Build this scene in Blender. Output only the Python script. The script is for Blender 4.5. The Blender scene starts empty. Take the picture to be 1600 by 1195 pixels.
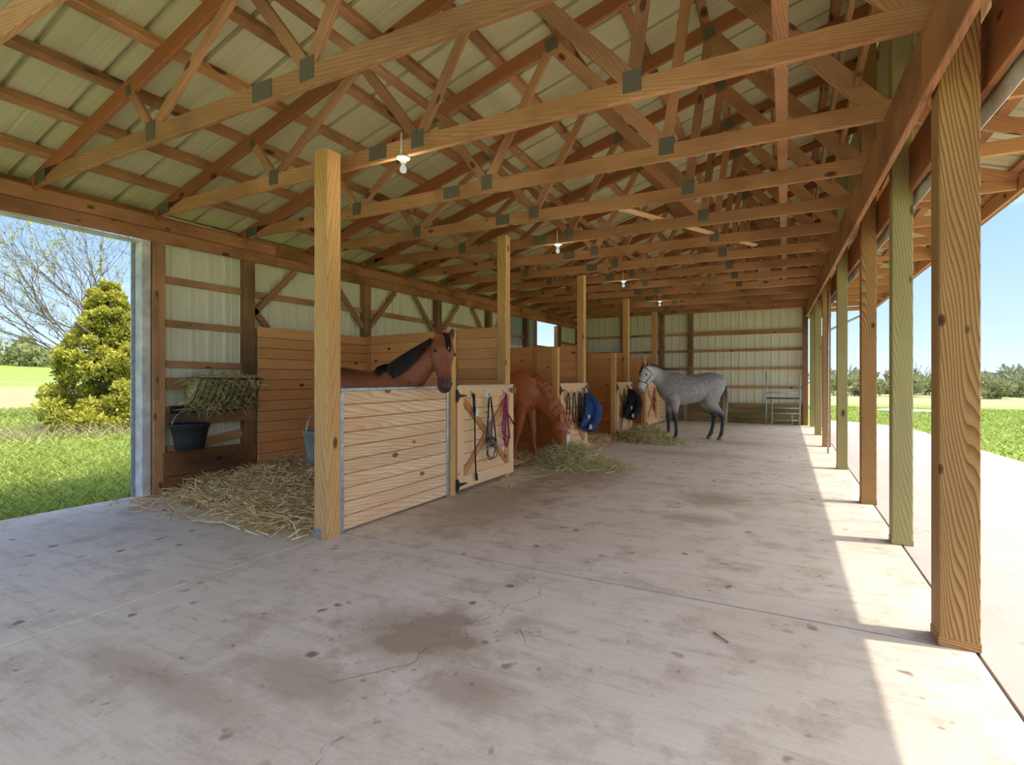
import bpy, bmesh, math, random
import numpy as np
from mathutils import Vector, Matrix, noise as mnoise
from mathutils.bvhtree import BVHTree

random.seed(7)
rng = np.random.default_rng(11)
SC = bpy.context.scene
COL = SC.collection
R = math.radians

# ------------------------------------------------------------------ camera
YAW = math.atan(428 / 814)
cam_d = bpy.data.cameras.new('camera')
cam_d.sensor_width = 36
cam_d.lens = 36 * 814 / 1600
cam_d.shift_y = -6.0 / 1600
cam_d.clip_end = 2000
cam = bpy.data.objects.new('camera', cam_d)
COL.objects.link(cam)
cam.location = (0, 0, 1.4)
cam.rotation_euler = (R(90), 0, YAW)
SC.camera = cam

# ------------------------------------------------------------------ world, sun, exposure
SUN_AZ = Vector((0.98, 0.19, 0)).normalized()
SUN_EL = R(61.5)
SUN_DIR = Vector((SUN_AZ.x * math.cos(SUN_EL), SUN_AZ.y * math.cos(SUN_EL), math.sin(SUN_EL)))


class NT:
    def __init__(s, tree):
        s.t = tree

    def n(s, typ, ins=None, **props):
        nd = s.t.nodes.new(typ)
        for k, v in props.items():
            setattr(nd, k, v)
        for k, v in (ins or {}).items():
            sock = nd.inputs[k]
            if hasattr(v, 'links') or isinstance(v, bpy.types.NodeSocket):
                s.t.links.new(v, sock)
            else:
                sock.default_value = v
        return nd

    def ramp(s, fac, stops, interp='LINEAR'):
        nd = s.t.nodes.new('ShaderNodeValToRGB')
        s.t.links.new(fac, nd.inputs[0])
        cr = nd.color_ramp
        cr.interpolation = interp
        while len(cr.elements) < len(stops):
            cr.elements.new(0.5)
        for e, (p, c) in zip(cr.elements, stops):
            e.position = p
            e.color = (c, c, c, 1) if isinstance(c, (int, float)) else (*c[:3], 1)
        return nd.outputs[0]

    def mix(s, fac, a, b, blend='MIX'):
        nd = s.t.nodes.new('ShaderNodeMix')
        nd.data_type = 'RGBA'
        nd.blend_type = blend
        for sock, v in ((nd.inputs[0], fac), (nd.inputs[6], a), (nd.inputs[7], b)):
            if isinstance(v, bpy.types.NodeSocket):
                s.t.links.new(v, sock)
            elif isinstance(v, (int, float)):
                sock.default_value = v
            else:
                sock.default_value = (*v[:3], 1)
        return nd.outputs[2]

    def math(s, op, a, b=None, clamp=False):
        nd = s.t.nodes.new('ShaderNodeMath')
        nd.operation = op
        nd.use_clamp = clamp
        for i, v in enumerate((a, b)):
            if v is None:
                continue
            if isinstance(v, bpy.types.NodeSocket):
                s.t.links.new(v, nd.inputs[i])
            else:
                nd.inputs[i].default_value = v
        return nd.outputs[0]

    def vmath(s, op, a, b):
        nd = s.t.nodes.new('ShaderNodeVectorMath')
        nd.operation = op
        for i, v in enumerate((a, b)):
            if isinstance(v, bpy.types.NodeSocket):
                s.t.links.new(v, nd.inputs[i])
            else:
                nd.inputs[i].default_value = v
        return nd.outputs[0] if op != 'DOT_PRODUCT' else nd.outputs[1]


def lin(r, g, b):
    f = lambda v: (v / 255 / 12.92) if v / 255 <= 0.04045 else ((v / 255 + 0.055) / 1.055) ** 2.4
    return (f(r), f(g), f(b))


world = bpy.data.worlds.new('sky')
SC.world = world
world.use_nodes = True
wt = world.node_tree
wt.nodes.clear()
w = NT(wt)
tc = w.n('ShaderNodeTexCoord').outputs['Generated']
sep = w.n('ShaderNodeSeparateXYZ', {0: tc})
zz = w.math('MAXIMUM', sep.outputs[2], 0.0)
skyc = w.ramp(zz, [(0.0, lin(186, 202, 224)), (0.08, lin(160, 184, 218)), (0.30, lin(108, 148, 208)), (1.0, lin(78, 120, 190))])
cl = w.n('ShaderNodeTexNoise', {'Vector': w.vmath('MULTIPLY', tc, (1.6, 1.6, 7.0)), 'Scale': 1.7, 'Detail': 6.0, 'Roughness': 0.55}).outputs[0]
clm = w.ramp(cl, [(0.55, 0.0), (0.78, 0.55)])
skyc = w.mix(clm, skyc, (0.72, 0.76, 0.8))
sd = w.math('MAXIMUM', w.vmath('DOT_PRODUCT', tc, tuple(SUN_DIR)), 0.0)
glow = w.math('MULTIPLY', w.math('POWER', sd, 5.0), 3.2)     # haze round the sun
gl = w.mix(1.0, skyc, w.n('ShaderNodeCombineColor', {0: glow, 1: glow, 2: w.math('MULTIPLY', glow, 0.95)}).outputs[0], 'ADD')
bg = w.n('ShaderNodeBackground', {'Color': gl, 'Strength': 1.0})
w.n('ShaderNodeOutputWorld', {0: bg.outputs[0]})

sun_d = bpy.data.lights.new('sun', 'SUN')
sun_d.energy = 1.85
sun_d.angle = R(0.6)
sun_d.color = (1.0, 0.955, 0.88)
sun = bpy.data.objects.new('sun', sun_d)
COL.objects.link(sun)
sun.rotation_euler = SUN_DIR.to_track_quat('Z', 'Y').to_euler()
sun.location = (20, 4, 30)

vs = SC.view_settings
vs.view_transform = 'Standard'
vs.look = 'None'
vs.gamma = 1
vs.use_curve_mapping = False
vs.exposure = 1.0
try:
    SC.cycles.diffuse_bounces = 7
    SC.cycles.max_bounces = 12
except Exception:
    pass
BULB_FILL_W = 3.0

# ------------------------------------------------------------------ materials
def mat(name):
    m = bpy.data.materials.new(name)
    m.use_nodes = True
    m.node_tree.nodes.clear()
    return m, NT(m.node_tree)


def finish(n, color, rough=0.7, metal=0.0, bump=None, bstr=0.3, bdist=0.01, spec=0.3, trans=None):
    ins = {'Base Color': color if isinstance(color, bpy.types.NodeSocket) else (*color, 1), 'Roughness': rough, 'Metallic': metal, 'Specular IOR Level': spec}
    if bump is not None:
        ins['Normal'] = n.n('ShaderNodeBump', {'Height': bump, 'Strength': bstr, 'Distance': bdist}).outputs[0]
    b = n.n('ShaderNodeBsdfPrincipled', ins)
    out = b.outputs[0]
    if trans:
        t = n.n('ShaderNodeBsdfTranslucent', {'Color': ins['Base Color']})
        out = n.n('ShaderNodeMixShader', {0: trans, 1: b.outputs[0], 2: t.outputs[0]}).outputs[0]
    n.n('ShaderNodeOutputMaterial', {0: out})


def wood(name, light, dark, knot, vary=0.35, ring=16.0, knots=0.13, grime=None, rough=0.72, grain=0.5, contrast=0.8, bright=1.25, warp=14.0):
    """sawn timber, grain along the local X axis of the piece"""
    light, dark = (tuple(min(.85, x * bright) for x in q) for q in (light, dark))
    m, n = mat(name)
    co = n.n('ShaderNodeTexCoord').outputs['Object']
    oi = n.n('ShaderNodeObjectInfo')
    rnd = oi.outputs['Random']
    off = n.n('ShaderNodeCombineXYZ', {0: n.math('MULTIPLY', rnd, 91.0), 1: n.math('MULTIPLY', n.math('FRACT', n.math('MULTIPLY', rnd, 7.31)), 3.0), 2: n.math('MULTIPLY', n.math('FRACT', n.math('MULTIPLY', rnd, 17.7)), 3.0)}).outputs[0]
    v = n.vmath('ADD', co, off)
    vring = n.vmath('MULTIPLY', v, (0.13, 1.0, 1.0))
    wv = n.n('ShaderNodeTexWave', {'Vector': vring, 'Scale': ring * 1.7, 'Distortion': warp, 'Detail': 1.0, 'Detail Scale': 6.5 / (ring * 1.7)}, wave_type='BANDS', bands_direction='DIAGONAL', wave_profile='SAW').outputs[1]
    wv = n.math('POWER', wv, 1.6)
    fine = n.n('ShaderNodeTexNoise', {'Vector': n.vmath('MULTIPLY', v, (2.2, 55.0, 55.0)), 'Scale': 1.0, 'Detail': 3.0}).outputs[0]
    big = n.n('ShaderNodeTexNoise', {'Vector': n.vmath('MULTIPLY', v, (0.9, 3.0, 3.0)), 'Scale': 1.3, 'Detail': 3.0}).outputs[0]
    g = n.math('ADD', n.math('MULTIPLY', wv, grain), n.math('MULTIPLY', fine, 1.0 - grain))
    c = n.mix(n.ramp(g, [(0.22, 0.0), (0.8, contrast)]), light, dark)
    c = n.mix(n.ramp(big, [(0.35, 0.0), (0.72, 0.5)]), c, dark)
    if grime:
        gr = n.n('ShaderNodeTexNoise', {'Vector': n.vmath('MULTIPLY', v, (1.2, 2.0, 2.0)), 'Scale': 1.0, 'Detail': 5.0}).outputs[0]
        c = n.mix(n.ramp(gr, [(0.45, 0.0), (0.7, 0.75)]), c, grime)
    kv = n.n('ShaderNodeTexVoronoi', {'Vector': n.vmath('MULTIPLY', v, (2.1, 4.2, 4.2)), 'Scale': 1.0, 'Randomness': 1.0}).outputs['Distance']
    c = n.mix(n.ramp(kv, [(0.0, 1.0), (knots * 0.7, 0.85), (knots, 0.0)]), c, knot)
    hs = n.n('ShaderNodeHueSaturation', {'Value': n.math('ADD', n.math('MULTIPLY', rnd, vary), 1.0 - vary / 2), 'Color': c}).outputs[0]
    finish(n, hs, rough, bump=g, bstr=0.25, bdist=0.004)
    return m


M = {}
M['truss'] = wood('truss_lumber', lin(190, 142, 100), lin(148, 102, 64), lin(90, 56, 36), vary=0.3, contrast=.85, grime=lin(128, 86, 54), bright=1.12)
M['chord'] = wood('top_chord_lumber', lin(158, 102, 62), lin(120, 70, 38), lin(72, 40, 22), vary=0.25, contrast=.8)
M['purlin'] = wood('rough_purlin_lumber', lin(182, 136, 90), lin(132, 88, 52), lin(76, 46, 28), vary=0.4, knots=0.2, grime=lin(84, 58, 36))
M['header'] = wood('header_lumber', lin(180, 128, 86), lin(140, 94, 60), lin(84, 50, 30), vary=0.2, contrast=.9, knots=.12, grime=lin(104, 66, 42))
M['girt'] = wood('girt_lumber', lin(186, 142, 100), lin(144, 104, 70), lin(90, 60, 40), vary=0.3, knots=0.16, contrast=.8, grime=lin(116, 84, 58))
M['oldwood'] = wood('weathered_lumber', lin(150, 112, 76), lin(104, 74, 48), lin(62, 44, 30), vary=0.3, grime=lin(80, 66, 48))
M['post'] = wood('stall_post_timber', lin(210, 166, 106), lin(168, 122, 68), lin(96, 60, 32), vary=0.2, ring=11, contrast=.75, bright=1.1)
M['colbrown'] = wood('column_timber_brown', lin(192, 150, 92), lin(136, 92, 46), lin(72, 42, 22), vary=0.15, ring=22, grain=0.85, contrast=1.0, bright=1.0, knots=.08, warp=26.0)
M['colgreen'] = wood('column_timber_green', lin(178, 168, 112), lin(138, 124, 74), lin(80, 64, 38), vary=0.12, ring=18, grain=0.75, contrast=.8, bright=1.0)
M['front'] = wood('fresh_pine_plank', lin(242, 206, 164), lin(208, 148, 98), lin(120, 74, 46), vary=0.14, ring=11, knots=0.12, bright=1.08, contrast=.95)
M['lining'] = wood('orange_pine_plank', lin(222, 162, 106), lin(186, 122, 72), lin(98, 56, 32), vary=0.2, ring=12, knots=0.12, contrast=.9, bright=1.35)
M['door'] = wood('door_pine', lin(236, 194, 146), lin(212, 160, 110), lin(124, 78, 48), vary=0.12, ring=12, knots=0.1, bright=1.1)
M['brace'] = wood('diagonal_brace_pine', lin(196, 138, 88), lin(160, 104, 60), lin(100, 60, 36), vary=0.15)
M['kick'] = wood('mossy_kick_plank', lin(146, 124, 78), lin(100, 88, 50), lin(60, 48, 30), vary=0.25, grime=lin(74, 82, 46))
M['dirtykick'] = wood('dirty_kick_plank', lin(150, 104, 66), lin(106, 72, 44), lin(60, 40, 26), vary=0.15, grime=lin(66, 54, 40))
M['fascia'] = wood('fascia_lumber', lin(196, 148, 100), lin(160, 110, 66), lin(84, 50, 30), vary=0.25)


def metal_sheet(name, c1, c2, rough=0.45, streak=0.5):
    m, n = mat(name)
    co = n.n('ShaderNodeTexCoord').outputs['Object']
    oi = n.n('ShaderNodeObjectInfo').outputs['Random']
    v = n.vmath('ADD', co, n.n('ShaderNodeCombineXYZ', {0: n.math('MULTIPLY', oi, 40.0)}).outputs[0])
    a = n.n('ShaderNodeTexNoise', {'Vector': n.vmath('MULTIPLY', v, (0.5, 48.0, 4.0)), 'Scale': 1.0, 'Detail': 3.0}).outputs[0]
    b = n.n('ShaderNodeTexNoise', {'Vector': v, 'Scale': 1.1, 'Detail': 4.0}).outputs[0]
    f = n.math('ADD', n.math('MULTIPLY', a, streak), n.math('MULTIPLY', b, 1 - streak))
    c = n.mix(n.ramp(f, [(0.35, 0.0), (0.65, 1.0)]), c1, c2)
    finish(n, c, rough, bump=a, bstr=0.05, bdist=0.003, spec=0.4)
    return m


M['roof'] = metal_sheet('roof_sheet_metal', lin(212, 206, 162), lin(190, 184, 138))
M['wall'] = metal_sheet('siding_sheet_metal', lin(236, 234, 206), lin(222, 220, 190))
M['wallblue'] = metal_sheet('translucent_siding', lin(172, 186, 186), lin(150, 166, 168))


def simple(name, c, rough=0.6, metal=0.0, noise_amt=0.12, scale=12.0, spec=0.35, bump=0.0):
    m, n = mat(name)
    co = n.n('ShaderNodeTexCoord').outputs['Object']
    a = n.n('ShaderNodeTexNoise', {'Vector': co, 'Scale': scale, 'Detail': 4.0}).outputs[0]
    d = tuple(x * (1 - noise_amt * 2) for x in c)
    l = tuple(min(1, x * (1 + noise_amt)) for x in c)
    finish(n, n.mix(n.ramp(a, [(0.3, 0.0), (0.7, 1.0)]), d, l), rough, metal, bump=a if bump else None, bstr=bump or 0.1, bdist=0.01, spec=spec)
    return m


M['gusset'] = None
m, n = mat('stamped_gusset_steel')
co = n.n('ShaderNodeTexCoord').outputs['Object']
wv = n.n('ShaderNodeTexWave', {'Vector': co, 'Scale': 28.0, 'Distortion': 0.6}, wave_type='BANDS', bands_direction='X').outputs[1]
finish(n, n.mix(wv, lin(84, 78, 66), lin(150, 142, 122)), 0.5, 0.55, bump=wv, bstr=0.4, bdist=0.003)
M['gusset'] = m
M['galv'] = simple('galvanised_steel', lin(176, 180, 182), 0.4, 0.75, 0.15, 20)
M['blackiron'] = simple('black_iron', lin(40, 38, 38), 0.5, 0.3)
M['brassy'] = simple('latch_steel', lin(150, 138, 110), 0.45, 0.6)
M['whitepaint'] = simple('peeling_white_paint', lin(216, 212, 204), 0.7, 0, 0.15, 6)
M['wrap'] = simple('white_wrap', lin(232, 228, 220), 0.8, 0, 0.1, 9)
M['blackplastic'] = simple('black_rubber', lin(42, 45, 48), 0.5, 0, 0.15, 18)
M['greyplastic'] = simple('grey_rubber', lin(112, 122, 120), 0.55, 0, 0.12, 18)
M['black'] = simple('black_leather', lin(36, 38, 44), 0.5, 0, 0.2, 22)
M['steelblue'] = simple('blue_grey_strap', lin(70, 84, 96), 0.5, 0, 0.15, 22)
M['purple'] = simple('purple_webbing', lin(150, 40, 100), 0.7, 0, 0.1, 30)
M['red'] = simple('red_webbing', lin(150, 60, 44), 0.7, 0, 0.1, 30)
M['blue'] = simple('blue_blanket_cloth', lin(44, 78, 128), 0.85, 0, 0.2, 10, bump=0.3)
M['navy'] = simple('navy_blanket_cloth', lin(28, 33, 46), 0.85, 0, 0.25, 10, bump=0.3)
M['cream'] = simple('cream_lining', lin(206, 196, 176), 0.85, 0, 0.15, 14)
M['porcelain'] = simple('white_porcelain', lin(236, 234, 228), 0.3, 0, 0.03)
M['gate'] = simple('pale_green_tube', lin(176, 188, 176), 0.45, 0.3, 0.15, 10)
M['bark'] = simple('grey_bark', lin(126, 112, 96), 0.9, 0, 0.25, 6)
M['crack'] = simple('crack_dirt', lin(104, 88, 72), 0.95)
M['eye'] = simple('dark_eye', lin(22, 16, 14), 0.12, 0, 0.05, spec=0.7)
M['pipe'] = simple('white_pvc_pipe', lin(206, 210, 212), 0.4, 0, 0.05)
M['barnwhite'] = simple('far_white_metal', lin(230, 230, 228), 0.5)

m, n = mat('bulb_glow')
b = n.n('ShaderNodeEmission', {'Color': (1.0, 0.93, 0.82, 1), 'Strength': 0.3})  # faint glow put into the unlit bulbs so they look white
n.n('ShaderNodeOutputMaterial', {0: b.outputs[0]})
M['bulb'] = m


def tinted(name, lo, hi, rough=0.8, trans=None, attr='tint'):
    m, n = mat(name)
    a = n.n('ShaderNodeAttribute', attribute_name=attr).outputs['Fac']
    finish(n, n.ramp(a, [(0.0, lo), (1.0, hi)]), rough, spec=0.2, trans=trans)
    return m


M['straw'] = tinted('straw', lin(176, 130, 70), lin(255, 238, 178))
M['hay'] = tinted('green_hay', lin(140, 126, 70), lin(250, 238, 178))
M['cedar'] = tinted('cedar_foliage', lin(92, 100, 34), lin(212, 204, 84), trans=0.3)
M['hazefoliage'] = tinted('hazy_foliage', lin(104, 114, 84), lin(158, 162, 122), trans=0.2)  # far trees, distance haze painted into the greens
M['shrub'] = tinted('shrub_foliage', lin(116, 124, 80), lin(176, 176, 118), trans=0.3)
M['twigleaf'] = tinted('young_leaf', lin(140, 150, 70), lin(206, 208, 126), trans=0.35)
M['grass'] = tinted('grass_blade', lin(104, 124, 44), lin(200, 206, 112), trans=0.35)
M['drygrass'] = tinted('dry_grass_blade', lin(150, 134, 92), lin(196, 182, 138), trans=0.3)

# ---- concrete
def concrete(name, base, dark, wet, stain_amt=1.0):
    m, n = mat(name)
    geo = n.n('ShaderNodeNewGeometry').outputs['Position']
    big = n.n('ShaderNodeTexNoise', {'Vector': geo, 'Scale': 0.55, 'Detail': 6.0, 'Roughness': 0.6}).outputs[0]
    med = n.n('ShaderNodeTexNoise', {'Vector': geo, 'Scale': 3.2, 'Detail': 8.0, 'Roughness': 0.65}).outputs[0]
    fine = n.n('ShaderNodeTexNoise', {'Vector': geo, 'Scale': 45.0, 'Detail': 4.0, 'Roughness': 0.7}).outputs[0]
    broom = n.n('ShaderNodeTexNoise', {'Vector': n.vmath('MULTIPLY', geo, (3.0, 90.0, 1.0)), 'Scale': 1.0, 'Detail': 2.0}).outputs[0]
    c = n.mix(n.ramp(big, [(0.35, 0.0), (0.7, 1.0)]), base, dark)
    c = n.mix(n.ramp(med, [(0.50, 0.0), (0.66, 0.5 * stain_amt)]), c, wet)
    streak = n.n('ShaderNodeTexNoise', {'Vector': n.vmath('MULTIPLY', geo, (1.2, 7.0, 1.0)), 'Scale': 1.6, 'Detail': 7.0, 'Roughness': 0.7}).outputs[0]
    c = n.mix(n.ramp(streak, [(0.52, 0.0), (0.70, 0.45 * stain_amt)]), c, wet)
    c = n.mix(n.math('MULTIPLY', n.ramp(broom, [(0.35, 0.0), (0.65, 1.0)]), 0.14), c, wet)
    c = n.mix(n.math('MULTIPLY', n.ramp(fine, [(0.3, 0.0), (0.7, 1.0)]), 0.18), c, tuple(x * 1.35 for x in base))
    # small dark droppings
    dist = n.vmath('ADD', geo, n.vmath('MULTIPLY', n.n('ShaderNodeTexNoise', {'Vector': geo, 'Scale': 8.0, 'Detail': 2.0}).outputs[1], (0.12, 0.12, 0.0)))
    vo = n.n('ShaderNodeTexVoronoi', {'Vector': dist, 'Scale': 4.5}).outputs['Distance']
    gate = n.n('ShaderNodeTexNoise', {'Vector': geo, 'Scale': 0.9, 'Detail': 2.0}).outputs[0]
    sp = n.math('MULTIPLY', n.ramp(vo, [(0.09, 1.0), (0.17, 0.0)]), n.ramp(gate, [(0.44, 0.0), (0.54, 0.85 * stain_amt)]))
    c = n.mix(sp, c, tuple(x * 0.55 for x in wet))
    vo2 = n.n('ShaderNodeTexVoronoi', {'Vector': dist, 'Scale': 12.0}).outputs['Distance']
    sp2 = n.math('MULTIPLY', n.ramp(vo2, [(0.10, 1.0), (0.2, 0.0)]), n.ramp(med, [(0.46, 0.0), (0.60, 0.6 * stain_amt)]))
    c = n.mix(sp2, c, tuple(x * 0.6 for x in wet))
    # a few broad damp patches that sit on the slab
    if stain_amt > 0.5:
        for (px, py, rx, ry, k) in ((-1.75, 2.35, 0.55, 0.42, 0.6), (-1.95, 1.75, 0.5, 0.2, 0.35), (-0.7, 6.5, 0.5, 0.5, 0.45), (-0.75, 5.5, 0.45, 0.25, 0.4), (-1.2, 2.05, 0.35, 0.2, 0.4), (-2.9, 5.2, 0.9, 1.8, 0.5), (-2.6, 7.2, 0.9, 1.6, 0.5), (-1.5, 10.2, 1.5, 0.5, 0.3), (-1.0, 12.4, 1.2, 0.5, 0.3), (-2.5, 1.45, 0.9, 0.14, 0.3)):
            d = n.vmath('MULTIPLY', n.vmath('SUBTRACT', dist, (px, py, 0)), (1 / rx, 1 / ry, 0))
            ln = n.t.nodes.new('ShaderNodeVectorMath')
            ln.operation = 'LENGTH'
            n.t.links.new(d, ln.inputs[0])
            wob = n.math('ADD', ln.outputs[1], n.math('MULTIPLY', n.math('SUBTRACT', med, 0.5), 2.6))
            c = n.mix(n.ramp(wob, [(0.4, min(1.0, k * 1.35)), (0.95, 0.0)]), c, wet)
    h = n.math('ADD', n.math('MULTIPLY', fine, 0.6), n.math('MULTIPLY', broom, 0.5))
    finish(n, c, 0.62, bump=h, bstr=0.22, bdist=0.004, spec=0.35)
    return m


M['slab'] = concrete('barn_concrete', lin(222, 207, 186), lin(206, 187, 163), lin(152, 126, 101))
M['apron'] = concrete('apron_concrete', lin(190, 176, 162), lin(180, 164, 148), lin(160, 142, 124), 0.4)
M['soil'] = simple('joint_dirt', lin(112, 98, 82), 0.95)

m, n = mat('meadow_ground')
geo = n.n('ShaderNodeNewGeometry').outputs['Position']
a = n.n('ShaderNodeTexNoise', {'Vector': geo, 'Scale': 0.22, 'Detail': 5.0}).outputs[0]
b2 = n.n('ShaderNodeTexNoise', {'Vector': geo, 'Scale': 3.0, 'Detail': 6.0, 'Roughness': 0.7}).outputs[0]
c = n.mix(n.ramp(b2, [(0.3, 0.0), (0.7, 1.0)]), lin(120, 138, 58), lin(156, 168, 84))
px = n.n('ShaderNodeSeparateXYZ', {0: geo}).outputs[0]
nx = n.math('ADD', px, n.math('MULTIPLY', n.math('SUBTRACT', a, 0.5), 30.0))
dry = n.ramp(n.math('DIVIDE', n.math('ADD', nx, 90.0), 90.0), [(0.0, 0.0), (0.38, 0.1), (0.5, 0.95), (0.64, 0.9), (0.70, 0.1), (0.74, 0.5), (0.80, 0.0), (1.0, 0.0)])
c = n.mix(dry, c, lin(168, 152, 112))
py = n.n('ShaderNodeSeparateXYZ', {0: geo}).outputs[1]
dry2 = n.math('MULTIPLY', n.ramp(n.math('DIVIDE', n.math('ADD', py, n.math('MULTIPLY', a, 16.0)), 80.0), [(0.5, 0.0), (0.58, 0.8), (0.9, 0.7)]), n.ramp(px, [(0.0, 0.0), (1.0, 1.0)]))
c = n.mix(dry2, c, lin(172, 158, 120))
finish(n, c, 0.9, bump=b2, bstr=0.5, bdist=0.06, spec=0.1)
M['meadow'] = m

# ------------------------------------------------------------------ building helpers
WM = {}
MESHES = {}


def link(name, data, parent=None, mx=None, material=None):
    o = bpy.data.objects.new(name, data)
    COL.objects.link(o)
    mx = mx if mx is not None else Matrix()
    WM[o] = mx.copy()
    if parent is not None:
        o.parent = parent
        o.matrix_basis = WM[parent].inverted() @ mx
    else:
        o.matrix_basis = mx
    if material is not None and data is not None:
        if not data.materials:
            data.materials.append(material)
        elif data.materials[0] != material:
            o.material_slots[0].link = 'OBJECT'
            o.material_slots[0].material = material
    return o


def tag(o, label, cat, group=None):
    o['label'] = label
    o['category'] = cat
    if group:
        o['group'] = group
    return o


def thing(name, loc, label, cat, group=None):
    o = link(name, None, None, Matrix.Translation(Vector(loc)))
    o.empty_display_size = 0.1
    return tag(o, label, cat, group)


def struct(name, loc=(0, 0, 0), data=None, material=None):
    o = link(name, data, None, Matrix.Translation(Vector(loc)), material)
    o['kind'] = 'structure'
    return o


def mesh_from(name, verts, faces, smooth=False):
    me = bpy.data.meshes.new(name)
    me.from_pydata([tuple(v) for v in verts], [], faces)
    if smooth:
        me.polygons.foreach_set('use_smooth', [True] * len(me.polygons))
    me.update()
    return me


def box_mesh(L, wd, ht, ch=None):
    """box along local X with chamfered long edges"""
    key = ('box', round(L, 3), round(wd, 3), round(ht, 3))
    if key in MESHES:
        return MESHES[key]
    a, b = wd / 2, ht / 2
    c = min(0.006, min(a, b) * 0.25) if ch is None else ch
    prof = [(-a + c, -b), (a - c, -b), (a, -b + c), (a, b - c), (a - c, b), (-a + c, b), (-a, b - c), (-a, -b + c)]
    vs_ = [(-L / 2, y, z) for y, z in prof] + [(L / 2, y, z) for y, z in prof]
    fs = [(i, (i + 1) % 8, 8 + (i + 1) % 8, 8 + i) for i in range(8)] + [tuple(reversed(range(8))), tuple(range(8, 16))]
    fs = [tuple(reversed(f)) for f in fs]
    me = mesh_from('timber', vs_, fs)
    bm = bmesh.new(); bm.from_mesh(me); bmesh.ops.recalc_face_normals(bm, faces=bm.faces); bm.to_mesh(me); bm.free()
    MESHES[key] = me
    return me


def frame(p0, p1, up=(0, 0, 1)):
    p0, p1, up = Vector(p0), Vector(p1), Vector(up)
    x = (p1 - p0).normalized()
    if abs(x.dot(up)) > 0.98:
        up = Vector((1, 0, 0)) if abs(x.x) < 0.9 else Vector((0, 1, 0))
    y = up.cross(x).normalized()
    z = x.cross(y)
    m = Matrix((x, y, z)).transposed().to_4x4()
    m.translation = (p0 + p1) / 2
    return m


def board(name, p0, p1, wd, ht, material, parent=None, up=(0, 0, 1)):
    """timber from p0 to p1 (centre line); wd across, ht along 'up'"""
    L = (Vector(p1) - Vector(p0)).length
    return link(name, box_mesh(L, wd, ht), parent, frame(p0, p1, up), material)


def bx(name, x0, x1, y0, y1, z0, z1, material, parent=None, axis=None):
    """axis aligned box; the grain runs along the longest side (or axis)"""
    d = (x1 - x0, y1 - y0, z1 - z0)
    ax = axis if axis is not None else d.index(max(d))
    c = Vector(((x0 + x1) / 2, (y0 + y1) / 2, (z0 + z1) / 2))
    e = Vector((0, 0, 0)); e[ax] = d[ax] / 2
    if ax == 0:
        return board(name, c - e, c + e, d[1], d[2], material, parent, (0, 0, 1))
    if ax == 1:
        return board(name, c - e, c + e, d[0], d[2], material, parent, (0, 0, 1))
    return board(name, c - e, c + e, d[1], d[0], material, parent, (1, 0, 0))


def tube_data(paths, r, seg=6, closed=False):
    """one mesh of tubes along polylines; r number or list of per point radii"""
    V, F = [], []
    for path in paths:
        path = [Vector(p) for p in path]
        k = len(path)
        base = len(V)
        ref = None
        for i, p in enumerate(path):
            t = (path[min(i + 1, k - 1)] - path[max(i - 1, 0)])
            if closed:
                t = path[(i + 1) % k] - path[i - 1]
            t.normalize()
            if ref is None:
                ref = Vector((0, 0, 1)) if abs(t.z) < 0.9 else Vector((1, 0, 0))
            s = t.cross(ref).normalized()
            u = s.cross(t).normalized()
            ref = u
            rr = r[i] if isinstance(r, (list, tuple)) else r
            for j in range(seg):
                an = 2 * math.pi * j / seg
                V.append(p + s * (rr * math.cos(an)) + u * (rr * math.sin(an)))
        for i in range(k if closed else k - 1):
            for j in range(seg):
                a, b = base + i * seg + j, base + i * seg + (j + 1) % seg
                i2 = (i + 1) % k
                F.append((a, b, base + i2 * seg + (j + 1) % seg, base + i2 * seg + j))
        if not closed:
            F.append(tuple(base + j for j in reversed(range(seg))))
            F.append(tuple(base + (k - 1) * seg + j for j in range(seg)))
    return V, F


def tubes(name, paths, r, material, parent=None, seg=6, closed=False, origin=None):
    if isinstance(paths[0][0], (int, float)):
        paths = [paths]
    V, F = tube_data(paths, r, seg, closed)
    if origin is None:
        origin = WM[parent].translation if parent is not None else Vector(paths[0][0])
    origin = Vector(origin)
    me = mesh_from(name, [v - origin for v in V], F, True)
    return link(name, me, parent, Matrix.Translation(origin), material)


def lathe(name, prof, material, parent, loc, seg=24, sx=1.0, sy=1.0):
    V, F = [], []
    for (r, z) in prof:
        for j in range(seg):
            a = 2 * math.pi * j / seg
            V.append((r * math.cos(a) * sx, r * math.sin(a) * sy, z))
    for i in range(len(prof) - 1):
        for j in range(seg):
            F.append((i * seg + j, i * seg + (j + 1) % seg, (i + 1) * seg + (j + 1) % seg, (i + 1) * seg + j))
    me = mesh_from(name, V, F, True)
    return link(name, me, parent, Matrix.Translation(Vector(loc)), material)


def set_tint(me, vals):
    at = me.attributes.new('tint', 'FLOAT', 'POINT')
    at.data.foreach_set('value', np.asarray(vals, dtype=np.float32))


def np_mesh(name, V, Q, tint=None, smooth=False):
    """V (n,3) array, Q (m,k) faces"""
    me = bpy.data.meshes.new(name)
    V = np.asarray(V, dtype=np.float32); Q = np.asarray(Q, dtype=np.int32)
    k = Q.shape[1]
    me.vertices.add(len(V)); me.vertices.foreach_set('co', V.ravel())
    me.loops.add(Q.size); me.loops.foreach_set('vertex_index', Q.ravel())
    me.polygons.add(len(Q)); me.polygons.foreach_set('loop_start', np.arange(len(Q), dtype=np.int32) * k)
    me.polygons.foreach_set('loop_total', np.full(len(Q), k, dtype=np.int32))
    if smooth:
        me.polygons.foreach_set('use_smooth', np.ones(len(Q), dtype=bool))
    me.update(calc_edges=True)
    if tint is not None:
        set_tint(me, tint)
    return me


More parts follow.
